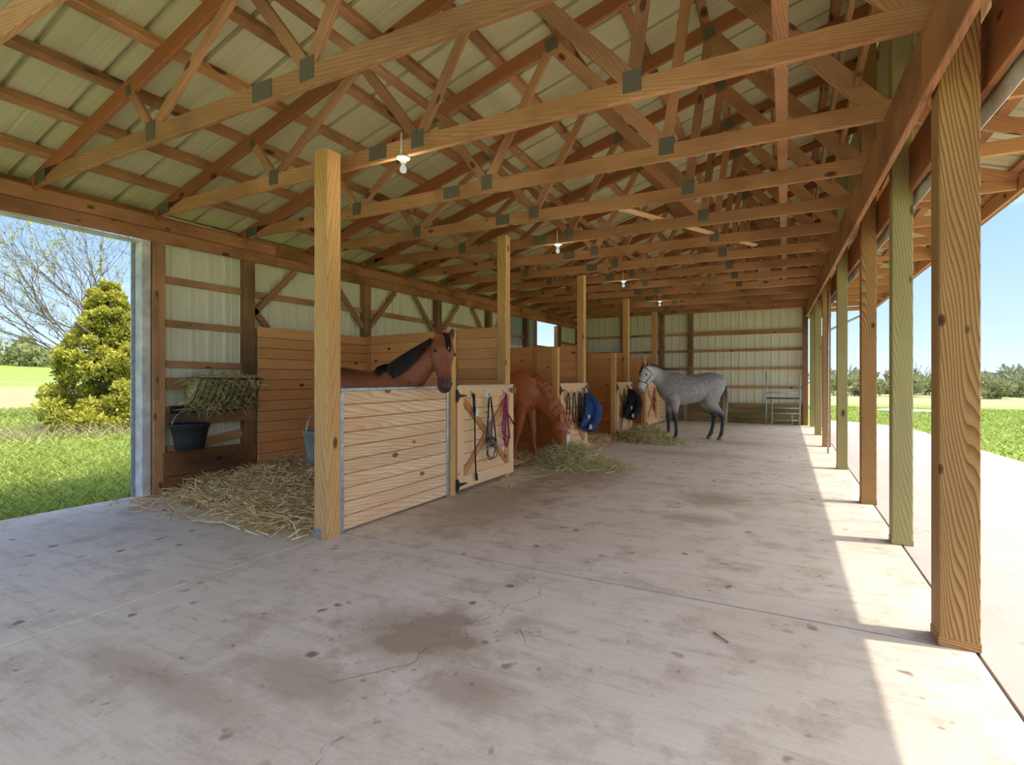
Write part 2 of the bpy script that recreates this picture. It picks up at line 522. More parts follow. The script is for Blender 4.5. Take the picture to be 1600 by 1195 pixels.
def ribbons(P0, D, L, W, bend, tint, up_w=None):
    """curved two-quad ribbons from P0 (n,3) along unit D; returns V,Q,tint"""
    n_ = len(P0)
    side = np.cross(D, rng.normal(size=(n_, 3))); side /= np.linalg.norm(side, axis=1, keepdims=True) + 1e-9
    L = np.asarray(L)[:, None]; W = np.asarray(W)[:, None]
    P1 = P0 + D * L * 0.5 + bend * 0.35
    P2 = P0 + D * L + bend
    V = np.stack([P0 - side * W / 2, P0 + side * W / 2, P1 - side * W / 2, P1 + side * W / 2, P2 - side * W / 4, P2 + side * W / 4], 1).reshape(-1, 3)
    b = np.arange(n_)[:, None] * 6
    Q = np.concatenate([b + np.array([[0, 1, 3, 2]]), b + np.array([[2, 3, 5, 4]])], 0)
    return V, Q, np.repeat(tint, 6)


def ribbed_sheet(L, W, pitch, rib=0.022, flip=1):
    """metal sheet: length along local X, width along Y, ribs proud on +Z*flip"""
    key = ('sheet', round(L, 2), round(W, 3), pitch, flip)
    if key in MESHES:
        return MESHES[key]
    prof = []
    k = max(1, round(W / pitch))
    for i in range(k):
        y = -W / 2 + i * W / k
        p = W / k
        prof += [(y, 0), (y + p * 0.40, 0), (y + p * 0.42, 0.004), (y + p * 0.46, 0.004), (y + p * 0.48, 0), (y + p - 0.05, 0), (y + p - 0.042, rib), (y + p - 0.012, rib), (y + p - 0.004, 0)]
    prof.append((W / 2, 0))
    V = [(-L / 2, y, z * flip) for y, z in prof] + [(L / 2, y, z * flip) for y, z in prof]
    c = len(prof)
    F = [(i, i + 1, c + i + 1, c + i) for i in range(c - 1)]
    me = mesh_from('ribbed_sheet', V, F)
    MESHES[key] = me
    return me


# ------------------------------------------------------------------ ground, slabs
def gz(x, y):
    z = -0.07
    if x < -9:
        d = math.hypot(x + 9, (y - 8) * 0.4)
        z += 0.00075 * max(0, d - 8) ** 2 if d < 70 else 0.00075 * 62 ** 2 + (d - 70) * 0.05
        z += 0.12 * mnoise.noise(Vector((x * 0.12, y * 0.12, 0)))
    if x > 9:
        z += 0.05 * mnoise.noise(Vector((x * 0.2, y * 0.2, 3)))
    return z


xs = sorted(set([-150, -120, -95] + list(np.arange(-80, -6, 2.0)) + list(np.arange(-6, 10, 4.0)) + list(np.arange(10, 60, 5.0)) + [70, 90, 120, 160, 220]))
ys = sorted(set([-60, -40, -25] + list(np.arange(-15, 60, 3.0)) + [70, 85, 100, 130, 170, 230]))
GV = [(x, y, gz(x, y)) for y in ys for x in xs]
GF = [(j * len(xs) + i, j * len(xs) + i + 1, (j + 1) * len(xs) + i + 1, (j + 1) * len(xs) + i) for j in range(len(ys) - 1) for i in range(len(xs) - 1)]
struct('ground', (0, 0, 0), mesh_from('ground', GV, GF, True), M['meadow'])

floor = struct('floor', (0, 0, 0), mesh_from('floor', [(-6.9, -3, -0.02), (0.95, -3, -0.02), (0.95, 18.2, -0.02), (-6.9, 18.2, -0.02)], [(0, 1, 2, 3)]), M['soil'])
gap = 0.009
for (x0, x1) in ((-6.88, -3.62), (-3.62, 0.87)):
    for (y0, y1) in ((-3, 3.47), (3.47, 8.0), (8.0, 13.0), (13.0, 18.15)):
        bx('concrete_slab', x0 + gap, x1 - gap, y0 + gap, y1 - gap, -0.12, 0.0, M['slab'], floor)
crack_px = [[(-1.42, 3.38), (-1.46, 3.2), (-1.4, 3.05), (-1.52, 2.86), (-1.5, 2.7), (-1.62, 2.5)], [(-1.62, 2.5), (-1.52, 2.36), (-1.66, 2.2), (-1.62, 2.05), (-1.74, 1.9), (-1.86, 1.72)], [(-1.5, 2.7), (-1.3, 2.6), (-1.2, 2.45)], [(-1.52, 1.5), (-1.55, 1.42), (-1.5, 1.32), (-1.58, 1.2), (-1.52, 1.08), (-1.6, 0.9)]]
CV, CF = [], []
for path in crack_px:
    pts = []
    for (a, b) in zip(path[:-1], path[1:]):
        for t in np.linspace(0, 1, 5)[:-1]:
            pts.append(Vector((a[0] + (b[0] - a[0]) * t + random.uniform(-.012, .012), a[1] + (b[1] - a[1]) * t + random.uniform(-.012, .012), 0.0012)))
    pts.append(Vector((*path[-1], 0.0012)))
    for i, p in enumerate(pts):
        hw = 0.0017 * (0.3 + random.random())
        CV += [p + Vector((-hw, 0, 0)), p + Vector((hw, 0, 0))]
        if i:
            k = len(CV)
            CF.append((k - 4, k - 3, k - 1, k - 2))
link('crack', mesh_from('crack', CV, CF), floor, None, M['crack'])

ap = [(0.874, -3), (8.5, -3), (7.2, 2), (5.6, 6), (4.35, 8.8), (3.55, 11.5), (3.3, 14.5), (3.2, 17.4), (2.7, 19.2), (1.7, 20.3), (0.874, 20.6)]
AV = [(x, y, 0.0) for x, y in ap] + [(x, y, -0.12) for x, y in ap]
k = len(ap)
struct('pavement', (0, 0, 0), mesh_from('pavement', AV, [tuple(range(k))] + [(i, (i + 1) % k, k + (i + 1) % k, k + i) for i in range(k)]), M['apron'])

# ------------------------------------------------------------------ roof (ceiling)
SL = 0.28
TY = [1.25 + 1.15 * i for i in range(15)]
rise = lambda y: 0.012 * (y - 3.5)
ZT = lambda x, y: 3.40 + SL * (x + 6.6) + rise(y)          # top chord centre
ceiling = struct('ceiling', (-6.8, 0, 3.4))
X_R = 1.12
zsheet = 0.165


def slope_mx(x0, x1, z0, z1, yc, yrise):
    m = frame((x0, yc, z0), (x1, yc, z1))
    return m


y = -0.9
while y < 18.3:
    yc = y + 0.46
    p0 = Vector((-7.15, yc, ZT(-7.15, yc) + zsheet)); p1 = Vector((X_R, yc, ZT(X_R, yc) + zsheet))
    link('roof_sheet', ribbed_sheet(8.6, 0.92, 0.46, 0.05), ceiling, frame(p0, p1), M['roof'])
    y += 0.92
px_list = [-6.95 + 0.62 * i for i in range(13)]
for x in px_list:
    for (y0, y1) in ((-0.9, 6.4), (6.4, 12.1), (12.1, 18.25)):
        j = random.uniform(-.02, .02)
        board('purlin', (x + j, y0, ZT(x, y0) + 0.118), (x + j, y1 - 0.01, ZT(x, y1) + 0.118), 0.088, 0.082, M['purlin'], ceiling, (-SL, 0, 1))
# lean-to roof over the open side
y = -0.9
ZL = lambda x: 3.80 - 0.36 * (x - 0.95)
while y < 18.3:
    yc = y + 0.46
    link('lean_to_sheet', ribbed_sheet(1.32, 0.92, 0.305), ceiling, frame((0.95, yc, ZL(0.95) + .13), (2.19, yc, ZL(2.19) + .13)), M['roof'])
    y += 0.92
for x in (1.12, 1.62, 2.05):
    board('purlin', (x, -0.9, ZL(x) + 0.088), (x, 18.25, ZL(x) + 0.088), 0.088, 0.06, M['purlin'], ceiling, (0.36, 0, 1))
# added wall in the step between high roof and lean-to, to block sun
y = -0.9
while y < 18.3:
    yc = y + 0.46
    link('sun_stop_sheet', ribbed_sheet(1.9, 0.92, 0.305), ceiling, frame((1.06, yc, ZT(1.06, yc) + .155 - 1.9), (1.06, yc, ZT(1.06, yc) + .155), (1, 0, 0)), M['roof'])
    y += 0.92

# ------------------------------------------------------------------ roof trusses
X_END = lambda y: 0.66 - 0.008 * (y - 3.5)
ORD = ['first', 'second', 'third', 'fourth', 'fifth', 'sixth', 'seventh', 'eighth', 'ninth', 'tenth', 'eleventh', 'twelfth', 'thirteenth', 'fourteenth', 'fifteenth']
EXTRA = {2: ', carrying the nearest bulb holder', 0: ', seen in the top corner', 14: ', hard against the back wall'}
BN = [-4.57, -2.76, -0.93]
TN = [-4.9, -3.42, -2.03, -0.72]


def gusset(parent, x, y, z, wd, ht, ang=0.0):
    d = Vector((math.cos(ang), 0, math.sin(ang)))
    for s in (-1, 1):
        c = Vector((x, y + s * 0.0225, z))
        board('gusset_plate', c - d * wd / 2, c + d * wd / 2, 0.004, ht, M['gusset'], parent)


for i, ty in enumerate(TY):
    r_ = rise(ty)
    zb = 3.40 + r_
    t = thing('roof_truss', (-6.6, ty, zb), f'brown wooden roof truss, {ORD[i]} from the near end' + EXTRA.get(i, ''), 'truss', 'roof trusses along the barn')
    xe = X_END(ty) + 0.12
    ten = ZT(1.05, ty)
    board('bottom_chord', (-6.62, ty, zb), (xe, ty, zb - 0.03), 0.04, 0.145, M['truss'], t)
    board('top_chord', (-6.98, ty, ZT(-6.98, ty)), (1.05, ty, ten), 0.04, 0.15, M['chord'], t)
    webs = [(TN[0], BN[0], .085), (TN[1], BN[0], .09), (TN[1], BN[1], .09), (TN[2], BN[1], .09), (TN[2], BN[2], .12), (TN[3], BN[2], .09)]
    for (a, b, hh) in webs:
        board('web', (a, ty + random.uniform(-.003, .003), ZT(a, ty) - 0.03), (b, ty, zb + 0.03), 0.037, hh, M['truss'], t, (0, 1, 0)).data
        # boards stand on edge: width in the truss plane
    board('web', (TN[3], ty, ZT(TN[3], ty) - 0.03), (X_END(ty) - 0.02, ty, zb - 0.03), 0.037, .14, M['truss'], t, (0, 1, 0))
    for b in BN:
        gusset(t, b, ty, zb + 0.03, 0.13, 0.15)
    gusset(t, -3.2, ty, zb - 0.0, 0.2, 0.125)
    for a in TN[1:]:
        gusset(t, a, ty, ZT(a, ty) - 0.03, 0.13, 0.13, math.atan(SL))
    gusset(t, TN[0], ty, ZT(TN[0], ty) - 0.04, 0.07, 0.09, math.atan(SL))
    gusset(t, -6.5, ty, zb + 0.01, 0.2, 0.12)
    # tail of the truss beyond the columns
    board('tail_top_chord', (0.95, ty, ZL(0.95)), (2.05, ty, ZL(2.05)), 0.04, 0.13, M['fascia'], t)
    board('tail_bottom_chord', (0.95, ty, 3.36), (2.05, ty, 3.36), 0.04, 0.12, M['fascia'], t)

# webs above were laid with their depth along Y; turn each so that its depth lies in the truss plane
for o in list(WM):
    if o.name.split('.')[0] == 'web':
        o.matrix_basis = o.matrix_basis @ Matrix.Rotation(R(90), 4, 'X')

# long braces tied across the webs
def long_brace(x, z, y0, y1, label, wd=.038, ht=.088):
    o = board('lateral_brace', (x, y0, z + rise(y0)), (x, y1, z + rise(y1)), wd, ht, M['truss'])
    tag(o, label, 'brace', 'long braces through the trusses')


long_brace(-2.95, 3.93, 1.0, 17.6, 'long straight board tied across the middle webs under the left roof slope', .088, .038)
long_brace(-0.03, 3.52, 1.0, 17.6, 'long board running to the back wall, laid on the bottom chords left of the columns', .088, .038)
long_brace(0.47, 3.62, 1.0, 17.6, 'long board on edge above the inner face of the column beam, lower of two')
long_brace(0.40, 4.0, 1.0, 17.6, 'long board on edge above the column beam, higher of two')
tag(board('loose_board', (-1.81, 6.3, 3.50), (-0.44, 9.3, 3.56), 0.09, 0.03, M['door']), 'pale loose board lying slantwise across the bottom chords', 'board')

# ------------------------------------------------------------------ right hand beam and columns
def girder(x0, x1, z0, z1, name, label, thick, off):
    t = thing(name, (x0 + off, 3, z0), label, 'beam')
    segs = [-0.9, 3.55, 7.07, 12.6, 18.1]
    f = lambda y: ((x0 + (x1 - x0) * (y - 3.4) / 14.6) + off, y, z0 + (z1 - z0) * (y - 3.4) / 14.6)
    for a, b in zip(segs[:-1], segs[1:]):
        p, q = Vector(f(a)), Vector(f(b - 0.004))
        up = Vector((0, 0, 0.19))
        board('beam_ply', p + up, q + up, thick, 0.38, M['header'], t)
    return t


girder(0.675, 0.545, 2.92, 3.24, 'column_beam', 'long brown beam along the barn side of the right columns', 0.042, 0.0)
girder(0.675, 0.545, 2.92, 3.24, 'outer_column_beam', 'long brown beam along the outer side of the right columns', 0.042, 0.275)
wv, wf = [], []
for i in range(60):
    yy = -0.5 + i * 0.31
    q = 0.02 * math.sin(i * 1.3) + 0.015 * math.sin(i * 2.9)
    xx = 0.985 - 0.0089 * (yy - 3.4)
    z0 = 2.9 + 0.0219 * (yy - 3.4)
    wv += [(xx, yy, z0 + 0.10), (xx + 0.03 + q, yy, z0 - 0.02 + q), (xx + 0.015 + q, yy, z0 - 0.075 + 1.5 * q)]
    if i:
        k = len(wv)
        wf += [(k - 6, k - 5, k - 2, k - 3), (k - 5, k - 4, k - 1, k - 2)]
me = mesh_from('wrap_strip', wv, wf, True)
o = link('wrap_strip', me, None, None, M['wrap'])
so = o.modifiers.new('thick', 'SOLIDIFY'); so.thickness = 0.006
tag(o, 'loose white strip hanging along the outer column beam', 'trim')

cols = [(0.71, 3.46, .17, 'colbrown', 'nearest thick column on the right, brown with bold pointed grain'),
        (0.795, 5.40, .145, 'colgreen', 'greenish column with a long vertical crack, second from the camera'),
        (0.745, 6.98, .145, 'colbrown', 'orange brown column, third from the camera on the right'),
        (0.70, 9.47, .14, 'colgreen', 'slim greenish brown column, fourth from the camera on the right'),
        (0.668, 12.45, .145, 'colbrown', 'brown column, fifth from the camera on the right'),
        (0.635, 14.95, .145, 'colgreen', 'pale column, second from the back wall corner on the right'),
        (0.62, 17.5, .145, 'colgreen', 'last column of the right row, close to the back wall')]
for (x, yy, wd, mm, lab) in cols:
    t = thing('barn_column', (x + wd / 2, yy + wd / 2, 0), lab, 'column', 'columns along the open side')
    bx('post_shaft', x, x + wd, yy, yy + wd, 0.0, 5.2 if yy > 4 else 5.15, M[mm], t, 2)
    bx('base_block', x - 0.0025, x + wd + 0.0025, yy - 0.0025, yy + wd + 0.0025, 0.0, 0.05, M[mm], t, 0)
# fascia along the lean-to eave
t = thing('eave_fascia', (2.1, 3, 3.3), 'long fascia board with pale metal edge at the right eave', 'fascia')
for a, b in zip([-0.9, 4.2, 9.4, 14.0], [4.2, 9.4, 14.0, 18.2]):
    bx('fascia_board', 2.06, 2.10, a, b - 0.005, 3.27, 3.44, M['fascia'], t)
bx('drip_edge', 2.10, 2.19, -0.9, 18.25, 3.41, 3.43, M['cream'], t)
bx('drip_lip', 2.10, 2.115, -0.9, 18.25, 3.255, 3.43, M['cream'], t)
# downspout and thin pole seen between the columns
tag(tubes('downspout', [(1.9, 17.3, 3.3), (1.85, 17.3, 3.15), (0.98, 17.3, 2.72), (0.93, 17.3, 2.6), (0.93, 17.3, 0.02)], 0.032, M['pipe'], seg=8), 'pale downspout pipe sloping to the far column', 'pipe')
tag(tubes('hose_pole', [(0.70, 11.4, 3.05), (0.70, 11.4, 0.0)], 0.016, M['galv'], seg=8), 'thin grey conduit pole between the fourth and fifth columns', 'pole')

# ------------------------------------------------------------------ left wall
WX = -6.76
wall_left = struct('wall_left', (WX, 3.6, 0))
ZH = lambda y: 3.04 + 0.010 * (y - 3)


def wsheet(y0, y1, z0, z1, mm):
    link('siding_sheet', ribbed_sheet(z1 - z0, y1 - y0, 0.23, 0.02, 1), wall_left, frame((WX - 0.06, (y0 + y1) / 2, z0), (WX - 0.06, (y0 + y1) / 2, z1), (1, 0, 0)), mm)


y = 3.55
while y < 18.1:
    y1 = min(y + 0.92, 18.15)
    if 14.3 < y < 16.3:
        wsheet(y, y1, 0, 2.42, M['wall'])
    elif 12.7 < y < 14.3:
        wsheet(y, y1, 0, 2.35, M['wall']); wsheet(y, y1, 2.35, 3.42, M['wallblue'])
    else:
        wsheet(y, y1, 0, 3.42, M['wall'])
    y = y1
# header, two courses
for a, b in zip([-0.9, 5.2, 10.4], [5.2, 10.4, 18.1]):
    for k, (z0, z1) in enumerate(((0, 0.145), (0.15, 0.295))):
        board('header_ply', (WX + 0.06, a, ZH(a) + (z0 + z1) / 2), (WX + 0.06, b - 0.005, ZH(b) + (z0 + z1) / 2), 0.05, z1 - z0, M['header'], wall_left)
board('top_plate', (WX + 0.0, -0.9, ZH(-.9) + 0.30), (WX + 0.0, 18.1, ZH(18) + 0.30), 0.14, 0.03, M['chord'], wall_left)
wposts = [4.78, 7.12, 9.32, 11.53, 13.7, 16.2, 17.95]
for yy in wposts:
    bx('wall_post', WX - 0.04, WX + 0.085, yy - 0.075, yy + 0.075, 0, ZH(yy) + 0.01, M['oldwood'], wall_left, 2)
# girts
gy = [3.62] + wposts
for a, b in zip(gy[:-1], gy[1:]):
    for gz_ in ((2.61, 2.09, 1.57, 1.0) if a < 4 else (2.62,)):
        if 13.0 < a < 16 and gz_ > 2.5:
            continue
        j = random.uniform(-.012, .012)
        board('girt', (WX - 0.015, a + 0.07, gz_ + j), (WX - 0.015, b - 0.07, gz_ + random.uniform(-.012, .012)), 0.04, 0.085, M['girt'], wall_left)
# knee braces
for yy in (4.78, 7.12, 9.32, 11.53):
    for s in (-1, 1):
        if yy == 4.78 and s < 0:
            continue
        board('knee_brace', (WX + 0.03, yy + s * 0.08, 2.32), (WX + 0.03, yy + s * 0.80, ZH(yy) - 0.01), 0.038, 0.088, M['girt'], wall_left, (0, s * -0.6, 0.7))
board('knee_brace', (WX + 0.03, 4.86, 2.40), (WX + 0.03, 5.10, 2.14), 0.038, 0.088, M['girt'], wall_left)
# door opening on the left
door = struct('door_1', (WX, 3.5, 0))
bx('jamb_board', WX - 0.10, WX + 0.05, 3.40, 3.50, 0, ZH(3.4), M['whitepaint'], door, 2)
bx('jamb_stud', WX - 0.05, WX + 0.07, 3.515, 3.655, 0, ZH(3.4), M['girt'], door, 2)
bx('jamb_cleat', WX + 0.07, WX + 0.09, 3.50, 3.56, 1.15, 2.45, M['girt'], door, 2)
bx('edge_flashing', WX - 0.115, WX - 0.10, 3.36, 3.50, 0, ZH(3.4), M['galv'], door, 2)
bx('head_trim', WX - 0.10, WX + 0.02, -0.9, 3.40, ZH(3) - 0.03, ZH(3) - 0.002, M['whitepaint'], door)
# window opening far down the left wall
win = struct('window_1', (WX, 15.4, 2.42))
for (y0, y1, z0, z1) in ((14.38, 14.46, 2.42, 3.15), (16.06, 16.14, 2.42, 3.15), (14.38, 16.14, 2.38, 2.43)):
    bx('window_jamb', WX - 0.10, WX + 0.03, y0, y1, z0, z1, M['girt'], win)
# tack bay boards
tb = wall_left
bx('wall_board', WX + 0.05, WX + 0.09, 3.66, 4.70, 1.27, 1.41, M['oldwood'], tb)
bx('wall_board', WX + 0.05, WX + 0.09, 3.66, 4.86, 0.82, 0.97, M['oldwood'], tb)
board('wall_board', (WX + 0.0, 3.7, 0.50), (WX + 0.0, 4.70, 0.64), 0.04, 0.11, M['girt'], tb)
bx('kick_plank', WX + 0.06, WX + 0.10, 3.62, 4.86, 0.20, 0.50, M['dirtykick'], tb)
bx('kick_plank', WX + 0.06, WX + 0.10, 3.62, 4.86, 0.0, 0.195, M['dirtykick'], tb)

# ------------------------------------------------------------------ back wall
BY = 18.0
wall_back = struct('wall_back', (-3, BY, 0))
x = -6.85
while x < 0.5:
    x1 = min(x + 0.92, 0.60)
    link('siding_sheet', ribbed_sheet(ZT((x + x1) / 2, BY) + .25, x1 - x, 0.23, 0.02, 1), wall_back, frame(((x + x1) / 2, BY + 0.08, 0), ((x + x1) / 2, BY + 0.08, ZT((x + x1) / 2, BY) + .25), (0, -1, 0)), M['wall'])
    x = x1
link('siding_sheet', ribbed_sheet(2.6, .62, 0.23, 0.02, 1), wall_back, frame((.88, BY + .085, 3.2), (.88, BY + .085, 5.8), (0, -1, 0)), M['wall'])
for xx in (-5.05, -3.72, -2.79, 0.52):
    bx('wall_post', xx - 0.07, xx + 0.07, BY - 0.09, BY + 0.05, 0, 3.62, M['oldwood'], wall_back, 2)
bxs = [-6.75, -5.05, -3.72, -2.79, 0.52]
for a, b in zip(bxs[:-1], bxs[1:]):
    for k, z in enumerate((2.86, 2.30, 1.72, 1.13)):
        hh = 0.13 if (k == 0 and a == -2.79) else 0.075
        bx('girt', a + 0.07, b - 0.07, BY - 0.01, BY + 0.03, z - hh / 2, z + hh / 2, M['girt'], wall_back)
for k in range(4):
    for a, b in ((-6.7, -3.0), (-2.72, 0.46)):
        bx('kick_plank', a, b, BY - 0.05, BY - 0.015, k * 0.158, k * 0.158 + 0.152, M['kick'], wall_back)

# ------------------------------------------------------------------ stalls
FX = -3.52
talls = [(3.25, 3.41, 3.40, 'tall stall post nearest the camera, with steel bracket at its foot'),
         (6.50, 6.64, 3.44, 'tall stall post at the latch side of the first door'),
         (9.72, 9.86, 3.44, 'tall stall post behind the blue blanket gate'),
         (12.98, 13.12, 3.42, 'tall stall post behind the navy blanket gate'),
         (16.2, 16.34, 3.46, 'tall stall post farthest from the camera')]
for k, (y0, y1, zt, lab) in enumerate(talls):
    wd = y1 - y0
    t = thing('stall_post', (FX - wd / 2, (y0 + y1) / 2, 0), lab, 'post', 'tall stall posts')
    bx('post_shaft', FX - wd, FX, y0, y1, 0, zt, M['post'], t, 2)
    if k == 0:
        bx('steel_bracket', FX - wd - 0.004, FX - wd * 0.45, y0 - 0.004, y0 + 0.02, 0.01, 0.085, M['galv'], t)
shorts = [(5.135, 5.245, 1.95, 'short post between the front stall wall and its door'),
          (8.40, 8.50, 1.94, 'short gate post behind the neck of the chestnut horse'),
          (11.85, 11.97, 2.0, 'short gate post left of the gate with the navy blanket'),
          (14.75, 14.87, 2.04, 'short gate post behind the head of the grey horse')]
for (y0, y1, zt, lab) in shorts:
    t = thing('gate_post', (FX - 0.05, (y0 + y1) / 2, 0), lab, 'post', 'short gate posts')
    bx('post_shaft', FX - 0.11, FX, y0, y1, 0, zt, M['post'], t, 2)


def planks_y(parent, xc, th, y0, y1, z0, z1, k, mm, name='plank'):
    h = (z1 - z0) / k
    for i in range(k):
        j = random.uniform(-.0025, .0025)
        bx(name, xc - th / 2 + j, xc + th / 2 + j, y0, y1, z0 + i * h + 0.003, z0 + (i + 1) * h - 0.003, mm, parent, 1)


# front wall of the first stall
t = thing('stall_front_wall', (FX - .03, 4.3, 0), 'pale pine half wall of the first stall, set between steel channels', 'stall wall')
planks_y(t, FX - 0.05, 0.038, 3.45, 5.12, 0.02, 1.29, 10, M['front'])
bx('steel_channel', FX - 0.075, FX - 0.018, 3.425, 3.47, 0.0, 1.27, M['galv'], t)
bx('steel_channel', FX - 0.075, FX - 0.018, 5.085, 5.13, 0.0, 1.27, M['galv'], t)
bx('cap_rail', FX - 0.078, FX - 0.02, 3.43, 5.13, 1.285, 1.315, M['galv'], t)
t = thing('stall_front_wall', (FX - .03, 17.1, 0), 'small pine half wall between the last gate and back wall', 'stall wall')
planks_y(t, FX - 0.05, 0.038, 16.36, 17.9, 0.02, 1.25, 9, M['door'])

# lining of the first stall on the outside wall
t = thing('stall_lining', (WX + .13, 6, 0), 'orange pine plank lining of the first stall on the outer wall', 'stall wall')
planks_y(t, WX + 0.125, 0.036, 4.87, 7.06, 0.03, 2.14, 14, M['lining'])
t = thing('stall_lining', (WX + .13, 8.5, 0), 'plank lining of the second stall behind the chestnut horse', 'stall wall')
planks_y(t, WX + 0.125, 0.036, 7.2, 9.85, 0.03, 2.05, 13, M['lining'])
t = thing('stall_lining', (WX + .13, 11.5, 0), 'plank lining of the third stall on the outer wall', 'stall wall')
planks_y(t, WX + 0.125, 0.036, 9.95, 13.0, 0.03, 2.05, 13, M['lining'])
t = thing('stall_lining', (WX + .13, 14.5, 0), 'plank lining of the fourth stall under the far window opening', 'stall wall')
planks_y(t, WX + 0.125, 0.036, 13.2, 16.3, 0.03, 2.05, 13, M['lining'])


def partition(ya, yb, z1, k, label):
    t = thing('stall_partition', (-5.1, (ya + yb) / 2, 0), label, 'stall partition', 'partitions between the stalls')
    x0, x1 = WX + 0.15, FX - 0.16
    h = z1 / k
    xm = x0 + (x1 - x0) * 0.70
    ym = ya + (yb - ya) * 0.70
    for i in range(k):
        z = (i + .5) * h
        o1 = random.uniform(-.003, .003)
        board('plank', (x0, ya + o1, z), (xm - 0.02, ym + o1, z), 0.038, h - 0.006, M['lining'], t)
        o1 = random.uniform(-.003, .003)
        board('plank', (xm + 0.02, ym + o1, z), (x1, yb + o1, z), 0.038, h - 0.006, M['lining'], t)
    bx('cleat', xm - 0.05, xm + 0.05, ym - 0.065, ym - 0.022, 0, z1, M['post'], t, 2)
    bx('cleat', x0, x0 + 0.045, ya - 0.07, ya - 0.022, 0, z1, M['post'], t, 2)


partition(7.08, 6.66, 2.16, 14, 'plank partition behind the bay horse')
partition(9.86, 9.80, 2.06, 13, 'plank partition behind the chestnut horse')
partition(13.1, 13.05, 2.06, 13, 'plank partition right of the blue blanket, beyond the third stall')
partition(16.3, 16.27, 2.06, 13, 'plank partition farthest back, behind the head of the grey horse')


def gate(y0, y1, label, hinge_black=True, latch=True):
    t = thing('stall_door', (FX, (y0 + y1) / 2, 0), label, 'stall door', 'stall doors with crossed braces')
    z0, z1 = 0.05, 1.31
    planks_y(t, FX - 0.03, 0.022, y0 + 0.01, y1 - 0.01, z0, z1 - .01, 9, M['door'])
    xa, xb = FX - 0.018, FX + 0.012
    bx('stile', xa, xb, y0, y0 + 0.13, z0, z1, M['door'], t, 2)
    bx('stile', xa, xb, y1 - 0.13, y1, z0, z1, M['door'], t, 2)
    bx('rail', xa, xb, y0 + 0.132, y1 - 0.132, z1 - 0.15, z1, M['door'], t, 1)
    bx('rail', xa, xb, y0 + 0.132, y1 - 0.132, z0, z0 + 0.15, M['door'], t, 1)
    a0, a1, b0, b1 = y0 + 0.14, y1 - 0.14, z0 + 0.16, z1 - 0.16
    board('brace', (FX - 0.006, a0, b1), (FX - 0.006, a1, b0), 0.022, 0.085, M['brace'], t, (0, 1, 1))
    board('brace', (FX - 0.002, a0, b0), (FX - 0.002, a1, b1), 0.022, 0.085, M['brace'], t, (0, -1, 1))
    bx('top_cap', FX - 0.045, FX + 0.016, y0, y1, z1, z1 + 0.012, M['galv'], t)
    if hinge_black:
        for z in (1.19, 0.11):
            V = [(0, 0, -.045), (0, .03, -.045), (0, .03, -.022), (0, .20, -.006), (0, .20, .006), (0, .03, .022), (0, .03, .045), (0, 0, .045)]
            V = V + [(0.008, b, c) for (a, b, c) in V]
            F = [tuple(range(7, -1, -1)), tuple(range(8, 16))] + [(i, (i + 1) % 8, 8 + (i + 1) % 8, 8 + i) for i in range(8)]
            h = link('strap_hinge', mesh_from('strap_hinge', V, F), t, Matrix.Translation((FX + 0.012, y0 + 0.0, z)), M['blackiron'])
            bx('hinge_plate', FX + 0.012, FX + 0.022, y0 - 0.035, y0 + 0.005, z - 0.075, z + 0.075, M['blackiron'], h)
    if latch:
        l = bx('latch', FX + 0.012, FX + 0.03, y1 - 0.15, y1 + 0.03, 1.215, 1.25, M['brassy'], t)
        bx('latch_keeper', FX + 0.012, FX + 0.045, y1 - 0.03, y1 - 0.005, 1.19, 1.28, M['brassy'], l)
        bx('latch_keeper', FX + 0.012, FX + 0.045, y1 - 0.10, y1 - 0.08, 1.20, 1.27, M['brassy'], l)
    return t


g1 = gate(5.265, 6.72, 'first stall door hung with a bridle, crop and purple halter')
g2 = gate(8.52, 9.90, 'stall door with the blue blanket, beside the grazing chestnut horse')
g3 = gate(11.99, 13.35, 'stall door with the navy blanket, behind the farther hay pile')
g4 = gate(14.90, 16.42, 'farthest stall door with a red halter, behind the grey horse')
g1['label'] = 'first stall door hung with a bridle, crop and purple halter'

# ------------------------------------------------------------------ tack on the first door
HX = FX + 0.03


def hook(y, z):
    t = thing('wall_hook', (HX - .01, y, z), {0: 'small hook above the black riding crop', 1: 'small hook above the purple halter'}.get(hook.k, 'hook'), 'hook')
    hook.k += 1
    bx('hook_plate', HX - 0.018, HX - 0.01, y - 0.015, y + 0.015, z - 0.03, z + 0.04, M['galv'], t)
    tubes('hook_arm', [(HX - 0.01, y, z + .02), (HX + 0.015, y, z - .01), (HX + 0.03, y, z), (HX + 0.035, y, z + .02)], 0.005, M['galv'], t)


hook.k = 0
hook(5.58, 1.21)
hook(6.42, 1.20)
t = thing('name_plate', (HX, 5.98, 1.2), 'blank white square plate at the top of the first door', 'plate')
bx('plate', HX - 0.018, HX - 0.008, 5.90, 6.04, 1.15, 1.25, M['whitepaint'], t)
lathe('plate_hook', [(0.0, 0), (0.016, 0), (0.016, 0.02), (0.0, 0.02)], M['brassy'], t, (HX + 0.0, 5.98, 1.18), 10)
t = thing('riding_crop', (HX + .01, 5.6, 1.2), 'long black strap hanging straight down the first door', 'crop')
tubes('strap', [(HX + .012, 5.58, 1.20), (HX + .014, 5.60, 0.9), (HX + .014, 5.61, 0.5), (HX + .014, 5.63, 0.14)], 0.010, M['black'], t)
tubes('handle', [(HX + .012, 5.58, 1.21), (HX + .014, 5.595, 0.98)], 0.018, M['black'], t)
tubes('tip', [(HX + .014, 5.635, 0.20), (HX + .014, 5.65, 0.11)], 0.016, M['black'], t)
bx('tag', HX + 0.02, HX + 0.024, 5.62, 5.67, 0.92, 1.02, M['wrap'], t)


